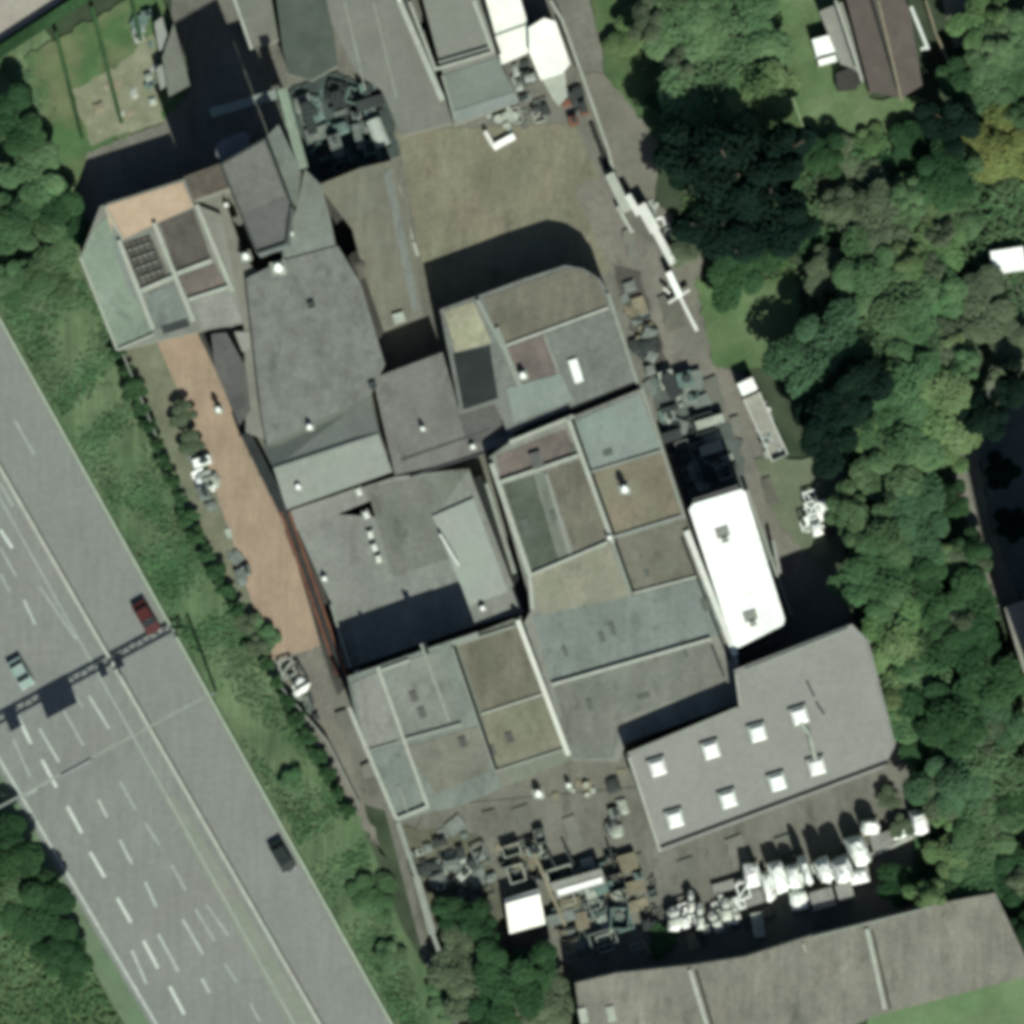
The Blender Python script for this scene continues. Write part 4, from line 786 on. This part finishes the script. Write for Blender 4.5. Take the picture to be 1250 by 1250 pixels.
# garden plots at the top left
for a, b, lb in (((68, 38), (100, 168), 'west garden divider hedge line'), ((112, 8), (148, 150), 'east garden divider hedge line'), ((160, -5), (172, 50), 'short garden divider by the pale sheds')):
    t = thing('garden_divider', 'low dark ' + lb, 'hedge', W(*a, 0)); bar('hedge', a, b, 4, 0, 1.3, FOL['dark'], t)
t = thing('road_hedge', 'dark clipped hedge between the pale road and the gardens', 'hedge', W(50, 35, 0)); bar('hedge', (-20, 75), (115, -12), 12, 0, 1.6, FOL['dark'], t)
building('grey_garden_shed', 'grey-roofed shed on the edge of the tower shadow', 'shed', [(198, 70), (212, 28), (232, 104), (206, 118)], 3, mat('ggs', (118, 120, 108), .1, .4, .1))
building('pale_garden_shed', 'pale narrow shed at the top of the gardens', 'shed', [(188, 28), (198, 20), (208, 58), (194, 62)], 2.4, M['paleroof'])
building('lower_garden_shed', 'small pale shed below the pale narrow one', 'shed', [(190, 84), (198, 78), (204, 104), (196, 110)], 2.2, M['paleroof'])

# ------------------------------------------------------------------ vegetation
LM = [((1234, 318), 'white van at the right edge'), ((1033, 316), 'pale cap in the trees'), ((930, 510), 'flatbed lorry'), ((1002, 632), 'white scrap on the clearing'), ((1080, 860), 'east end of the skylight hall'), ((1121, 1003), 'rounded white stack at the row end'),
 ((1180, 600), 'dirt track bend'), ((1240, 780), 'pale house roof at the right edge'), ((1090, 60), 'brown tiled house'), ((945, 60), 'thin garden fence at the top'), ((1218, 180), 'yellow-tinged tree'), ((1132, 505), 'brightest broad tree'), ((1160, 955), 'feathery bluish tree'),
 ((1000, 430), 'bluish round tree'), ((1200, 375), 'pale scrubby tree'), ((1120, 710), 'dark wood tree'), ((1110, 1100), 'warehouse north-east corner'), ((860, 60), 'broad green tree at the top of the belt'),
 ((180, 755), 'dark red car'), ((345, 1045), 'dark grey car'), ((250, 850), 'gantry leg'), ((142, 428), 'south corner of the green roofed block'), ((98, 314), 'west corner of the green roofed block'), ((270, 620), 'scrap beside the tan road'), ((352, 810), 'lower end of the tan road'),
 ((505, 1060), 'pale boundary wall'), ((60, 200), 'garden strip'), ((420, 950), 'thin fence below the tan road'), ((230, 510), 'upper tan road edge'), ((200, 640), 'middle of the grass bank')]
SEEN = {}
def near_phrase(px, py, base):
    d = sorted(LM, key=lambda q: (q[0][0] - px) ** 2 + (q[0][1] - py) ** 2)
    for (lx_, ly_), nm in d[:4]:
        a_ = math.degrees(math.atan2(ly_ - py, px - lx_)) % 360; w_ = ['east', 'north-east', 'north', 'north-west', 'west', 'south-west', 'south', 'south-east'][int((a_ + 22.5) // 45) % 8]
        L = math.hypot(px - lx_, py - ly_); f_ = 'just ' if L < 45 else ('' if L < 90 else 'well ')
        if len((base + nm).replace('-', ' ').split()) > 11: continue
        lb = '%s %s%s of the %s' % (base, f_, w_, nm)
        if lb not in SEEN: SEEN[lb] = 1; return lb
    return lb
def crown_mesh(seed, nleaf=9500, leaf=.058):
    r = np.random.default_rng(seed)
    nl = 11; C = []
    for i in range(nl):
        a_ = r.uniform(0, 2 * math.pi); rad = math.sqrt(r.uniform(0, 1)) * .68; C.append((rad * math.cos(a_), rad * math.sin(a_), r.uniform(-.25, .55) * (1.1 - rad)))
    C[0] = (.85, .1, -.1); C[1] = (-.3, -.8, -.15); C[2] = (-.55, .65, -.1)
    C = np.array(C); R_ = r.uniform(.26, .5, nl)
    k = r.integers(0, nl, nleaf); d = r.normal(size=(nleaf, 3)); d[:, 2] = np.abs(d[:, 2]) * .9 - .25; d /= np.linalg.norm(d, axis=1)[:, None]
    P = C[k] + d * (R_[k] * r.uniform(.55, 1.08, nleaf))[:, None]
    n_ = d * .8 + r.normal(size=(nleaf, 3)) * .35 + np.array([0, 0, .9]); n_ /= np.linalg.norm(n_, axis=1)[:, None]
    u = np.cross(n_, r.normal(size=(nleaf, 3))); u /= np.linalg.norm(u, axis=1)[:, None]; v = np.cross(n_, u)
    s = (leaf * r.uniform(.4, 1.5, nleaf))[:, None]
    V = np.stack([P + u * s, P + v * s * .6, P - u * s, P - v * s * .6], 1).reshape(-1, 3)
    me = bpy.data.meshes.new('crown'); n = nleaf
    me.vertices.add(4 * n); me.vertices.foreach_set('co', V.ravel()); me.loops.add(4 * n); me.loops.foreach_set('vertex_index', np.arange(4 * n))
    me.polygons.add(n); me.polygons.foreach_set('loop_start', np.arange(0, 4 * n, 4)); me.update(calc_edges=True)
    return me
BASE = [crown_mesh(100 + i) for i in range(4)]
CR = {}
def crown(kind, i):
    if (kind, i) not in CR:
        me = BASE[i].copy(); me.materials.append(FOL[kind]); CR[(kind, i)] = me
    return CR[(kind, i)]
tv = [cyl_vf(0, 0, 0, 1, .05, .028, 8)] + [tube_vf((0, 0, .55 + .1 * k), (.35 * math.cos(k * 2.1), .35 * math.sin(k * 2.1), .95 + .05 * k), .016, 5) for k in range(4)]
tm = bpy.data.meshes.new('trunk'); v, f = join_vf(tv); tm.from_pydata(v, [], f); tm.materials.append(M['bark'])
def tree(px, py, r_, h, kind, label, group=None, name='tree', cat='tree'):
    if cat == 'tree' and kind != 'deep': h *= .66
    x, y, _ = W(px, py, h * .7); R_ = r_ * S * 1.18
    t = thing(name, label, cat, (x, y, 0), group, random.uniform(0, 6.28))
    c = bpy.data.objects.new('crown', crown(kind, random.randrange(4))); COL.objects.link(c); c.parent = t
    ch = max(.36 * h, R_ * .42); c.location = (0, 0, h - ch * .75); c.scale = (R_ * random.uniform(.88, 1.2), R_ * random.uniform(.8, 1.1), ch)
    k = bpy.data.objects.new('trunk', tm); COL.objects.link(k); k.parent = t; k.scale = (h * .7, h * .7, h * .8)
TREES = [
 (835,45,44,9,'mid','broad green tree north of the tree belt beside the worn path'),(905,45,46,9,'mid','round green tree against the pale garden fence at the top'),(862,110,50,10,'mid','large mottled tree in the upper middle of the tree belt'),(925,118,42,10,'light','lighter crown leaning on the garden fence'),(825,122,24,6,'dark','small dark tree at the upper west corner of the belt'),
 (848,192,38,13,'deep','shade-painted tree at the north-west of the deep shade'),(900,215,50,15,'deep','tallest shade-painted tree in the centre of the deep shade'),(950,190,38,14,'deep','shade-painted tree touching the garden fence'),(880,275,45,15,'deep','shade-painted tree in the lower west of the deep shade'),(945,268,42,15,'deep','shade-painted tree in the lower east of the deep shade'),(838,300,20,5,'dull','small greyish tree beside the white conveyor'),
 (905,322,36,8,'dark','shaggy dark tree at the foot of the deep shade'),(1040,222,42,4.5,'dull','wide brownish-grey tree south of the back lawn'),(1008,190,20,6,'dark','small dark bush at the end of the garden fence'),(1062,176,20,2.5,'light','green bush on the south edge of the back lawn'),
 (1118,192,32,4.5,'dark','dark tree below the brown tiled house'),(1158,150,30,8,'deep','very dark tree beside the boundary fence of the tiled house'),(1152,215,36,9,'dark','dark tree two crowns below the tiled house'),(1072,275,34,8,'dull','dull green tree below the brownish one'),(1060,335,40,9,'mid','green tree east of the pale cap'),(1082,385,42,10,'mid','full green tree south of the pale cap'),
 (1012,330,24,5,'dull','thin greyish bush west of the pale cap'),(1120,255,36,7,'light','light green tree with a pale streak beside it'),(1168,262,30,7,'mid','middling green tree above the white van'),(1218,180,40,8,'yellow','yellow-tinged tree near the right edge'),(1178,98,24,7,'dark','dark shrub by the drive of the tiled house'),(1218,95,32,8,'mid','green tree right of the drive'),
 (1200,25,30,7,'light','pale green tree at the top right corner'),(1240,45,30,8,'mid','green tree cut by the top right edge'),(1243,130,24,7,'mid','small green tree above the yellow-tinged one'),(1145,305,30,7,'light','light tree left of the white van'),(1130,352,34,8,'mid','green tree left of and below the white van'),
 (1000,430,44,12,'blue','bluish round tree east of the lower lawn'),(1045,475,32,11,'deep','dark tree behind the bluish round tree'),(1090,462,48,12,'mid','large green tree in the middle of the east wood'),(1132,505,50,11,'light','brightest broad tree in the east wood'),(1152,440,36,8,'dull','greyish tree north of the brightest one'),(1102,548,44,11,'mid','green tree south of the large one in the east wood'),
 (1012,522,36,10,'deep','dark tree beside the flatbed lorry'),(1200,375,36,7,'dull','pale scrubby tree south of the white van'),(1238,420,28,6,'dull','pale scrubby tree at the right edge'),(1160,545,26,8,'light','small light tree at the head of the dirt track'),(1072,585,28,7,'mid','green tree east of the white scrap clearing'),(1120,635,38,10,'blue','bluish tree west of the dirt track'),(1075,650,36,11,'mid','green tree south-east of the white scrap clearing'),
 (1068,715,40,11,'mid','green tree at the north-east corner of the skylight hall'),(1115,712,30,10,'dark','dark tree between the hall and the dirt track'),(1096,788,42,10,'light','light tree overhanging the east end of the skylight hall'),(1142,785,38,11,'dark','dark tree east of the light overhanging one'),(1182,740,34,11,'dark','dark tree beside the pale track line'),(1185,675,22,8,'dark','small dark tree beside the dirt track bend'),
 (1108,850,36,9,'mid','green tree near the south-east corner of the hall'),(1152,872,40,11,'dark','broad dark tree east of the hall corner'),(1205,820,38,11,'dark','dark tree close to the pale house roof'),(1222,885,30,9,'blue','bluish tree below the pale house roof'),(1120,903,24,5,'dark','dark tree touching the hall south-east corner'),(1160,955,36,10,'blue','feathery bluish tree east of the south yard'),(1212,950,38,10,'mid','green tree east of the feathery one'),
 (1172,1046,34,7,'light','light tree past the rounded white stack'),(1200,1015,40,9,'mid','green tree right of the light one in the south-east'),(1242,985,28,9,'dark','dark tree at the right edge in the south-east'),(1186,1082,32,8,'mid','green tree near the warehouse north-east corner'),(1236,1070,32,8,'dark','dark tree at the warehouse east end'),(1246,1140,22,6,'dark','small dark tree at the warehouse right corner'),
 (5,1040,36,8,'dark','dark tree at the left edge beyond the motorway'),(48,1112,34,8,'dark','dark tree on the far side of the motorway edge strip'),(10,1110,34,7,'mid','green tree behind the far-side dark tree'),(78,1170,26,7,'dark','dark tree close to the mown verge strip'),
 (18,150,30,8,'dark','dark tree below the pale road at the left edge'),(45,215,34,8,'mid','green tree beside the garden strip on the left'),(22,275,34,8,'mid','green tree on the bank at the left edge'),(70,262,28,7,'dark','dark tree next to the green roofed block'),(62,330,28,6,'mid','green tree on the bank left of the green roofed block'),(12,340,22,5,'verge','bright bush at the left edge above the motorway'),
 (575,1195,42,6,'dull','dark tree south of the scrubby corner'),(622,1200,42,9,'dark','broad dark tree below the dark bay'),(668,1222,34,6,'dull','green tree touching the west end of the warehouse'),(602,1242,32,6,'dark','green tree at the bottom edge'),(655,1180,22,7,'dark','small dark tree between the bay and the warehouse'),(556,1150,18,5,'dull','thin grey bush by the end of the boundary wall'),
 (770,40,30,4,'light','low pale green bush beside the cream tank'),
 (810,1146,16,2.5,'dark','dark bush in the shade at the warehouse gutter'),(1108,1080,26,6,'dark','dark tree at the east end of the shaded strip'),

 (585,1128,22,7,'dark','dark tree at the left end of the south yard bays'),(552,1112,18,6,'dark','small dark tree against the boundary wall in the scrub'),
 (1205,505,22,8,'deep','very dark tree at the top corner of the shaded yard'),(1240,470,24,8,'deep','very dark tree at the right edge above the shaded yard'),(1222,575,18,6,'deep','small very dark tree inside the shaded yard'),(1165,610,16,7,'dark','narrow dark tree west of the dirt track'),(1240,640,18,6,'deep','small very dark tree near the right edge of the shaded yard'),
]
for a in TREES: tree(*a)
rf = random.Random(21)
FILL = ((1015, 200, 1250, 470), (1030, 440, 1180, 740), (1090, 740, 1250, 1110), (1180, 0, 1250, 200), (790, 0, 940, 150))
nf = 0
for (x0, y0, x1, y1), cnt in zip(FILL, (26, 16, 20, 6, 3)):
    for i in range(cnt):
        px, py = rf.uniform(x0, x1), rf.uniform(y0, y1)
        if 960 < px < 1015 and py < 420 or 1175 < px and 325 < py < 480 or px < 1145 and 930 < py < 1080 or 1000 < px < 1130 and py < 235: continue
        if 1195 < px and 275 < py < 350 or px > 1190 and 690 < py < 860 or 960 < px < 1010 and py < 400 and px < 1000: continue
        k = rf.choice(['mid', 'mid', 'light', 'mid', 'dull'])
        tree(px, py, rf.uniform(13, 24), rf.uniform(7, 10), k, near_phrase(px, py, 'small %s tree' % {'mid': 'green', 'light': 'pale green', 'dull': 'dull green'}[k]), 'small understorey trees', 'understorey_tree', 'tree')
# bushes on the motorway bank
rr = random.Random(5)
for i in range(12):
    y = rr.uniform(-10, 1250); edge = hx(y)
    wdt = 105 if y < 420 else (110 if y < 1000 else 70)
    x0 = edge + rr.uniform(26, wdt + 18)
    if y > 240 and y < 440 and x0 > 85: continue
    k = rr.choice(['verge', 'mid', 'verge', 'dark'])
    tree(x0, y, rr.uniform(12, 24), rr.uniform(.9, 1.7), k, near_phrase(x0, y, 'low %s bush' % {'verge': 'bright green', 'mid': 'mid-green', 'dark': 'dark green'}[k]), '%s bushes on the motorway bank' % {'verge': 'bright green', 'mid': 'mid-green', 'dark': 'dark green'}[k], 'bush', 'bush')
# dark hedge line by the fence
for i in range(26):
    f_ = i / 25; y = 430 + f_ * 560; x0 = (150 + (y - 425) * .42) if y < 640 else 240 + (y - 640) * .55
    tree(x0 - 8, y, rr.uniform(7, 11), rr.uniform(1.4, 2.2), 'dark', near_phrase(x0, y, 'dark hedge bush'), 'hedge line bushes', 'bush', 'bush')
for p in ((300, 760), (315, 790), (232, 540), (222, 505), (1100, 1010), (1085, 975)): tree(p[0], p[1], 13, 2.0, 'dull', near_phrase(p[0], p[1], 'small brownish shrub'), 'small brownish shrubs', 'shrub', 'shrub')

def scatter(name, poly, dens, m_, size, hmax, seed, thin=0):
    """ground cover: leaf blades strewn over a polygon"""
    r = np.random.default_rng(seed); P = np.array([W(*p)[:2] for p in poly]); lo, hi = P.min(0), P.max(0)
    n = int((hi - lo).prod() * dens); q = r.uniform(lo, hi, (n, 2)); ins = np.zeros(n, bool); j = len(P) - 1
    for i in range(len(P)):
        xi, yi = P[i]; xj, yj = P[j]
        c = ((yi > q[:, 1]) != (yj > q[:, 1])) & (q[:, 0] < (xj - xi) * (q[:, 1] - yi) / (yj - yi + 1e-9) + xi); ins ^= c; j = i
    pat = np.sin(q[:, 0] * .35 + 2 * np.sin(q[:, 1] * .23)) * np.sin(q[:, 1] * .31 + 1.7 * np.sin(q[:, 0] * .19)) + r.normal(size=n) * .25
    ins &= pat > thin * 2 - 1.6
    q = q[ins]; n = len(q)
    z = .35 * hmax + hmax * .6 * (np.sin(q[:, 0] * .9 + np.sin(q[:, 1] * .7) * 2) * np.sin(q[:, 1] * .8 + np.sin(q[:, 0] * .5) * 2) * .5 + .5) * r.uniform(.2, 1, n) + .05
    C = np.column_stack([q, z]); n_ = r.normal(size=(n, 3)) * .3 + np.array([0, 0, 1.]); n_ /= np.linalg.norm(n_, axis=1)[:, None]
    u = np.cross(n_, r.normal(size=(n, 3))); u /= np.linalg.norm(u, axis=1)[:, None]; v = np.cross(n_, u); s = (size * r.uniform(.5, 1.2, n))[:, None]
    V = np.stack([C + u * s, C + v * s * .6, C - u * s, C - v * s * .6], 1).reshape(-1, 3)
    me = bpy.data.meshes.new(name); me.vertices.add(4 * n); me.vertices.foreach_set('co', V.ravel()); me.loops.add(4 * n); me.loops.foreach_set('vertex_index', np.arange(4 * n))
    me.polygons.add(n); me.polygons.foreach_set('loop_start', np.arange(0, 4 * n, 4)); me.update(calc_edges=True); me.materials.append(m_)
    o = bpy.data.objects.new(name, me); COL.objects.link(o); tag(o, kind='stuff'); return o
tag(scatter('bank_grass', [(hx(-60) + 8, -60), (60, 100), (90, 240), (98, 330), (146, 440), (230, 650), (335, 840), (425, 975), (480, 1130), (540, 1300), (hx(1300) + 8, 1300)], 16, FOL['verge'], .3, .28, 1, .68), 'rank green grass and weeds on the motorway bank', 'grass')
tag(scatter('wood_undergrowth', [(960, 180), (1250, 150), (1260, 320), (1260, 440), (1190, 480), (1155, 560), (1200, 700), (1250, 850), (1260, 1150), (1120, 1120), (1110, 940), (1050, 740), (1040, 600), (990, 430)], 12, FOL['mid'], .32, 2.2, 2), 'tangled green undergrowth beneath the east wood', 'undergrowth')
tag(scatter('north_grass', [(720, -10), (925, -10), (990, 195), (970, 350), (870, 350), (810, 200), (770, 90)], 9, FOL['grasst'], .26, .3, 3, .5), 'pale green rough grass under the tree belt', 'grass')
tag(scatter('lawn_grass', [(852, 345), (900, 352), (985, 335), (990, 410), (930, 452), (872, 448)], 8, FOL['grasst'], .2, .1, 4, .5), 'green grass of the small lower lawn', 'grass')
tag(scatter('far_bank_grass', [(-20, 950), (lx(1300) - 45, 1300), (-20, 1300)], 10, FOL['mid'], .28, .7, 5), 'rough grass beyond the far side of the motorway', 'grass')
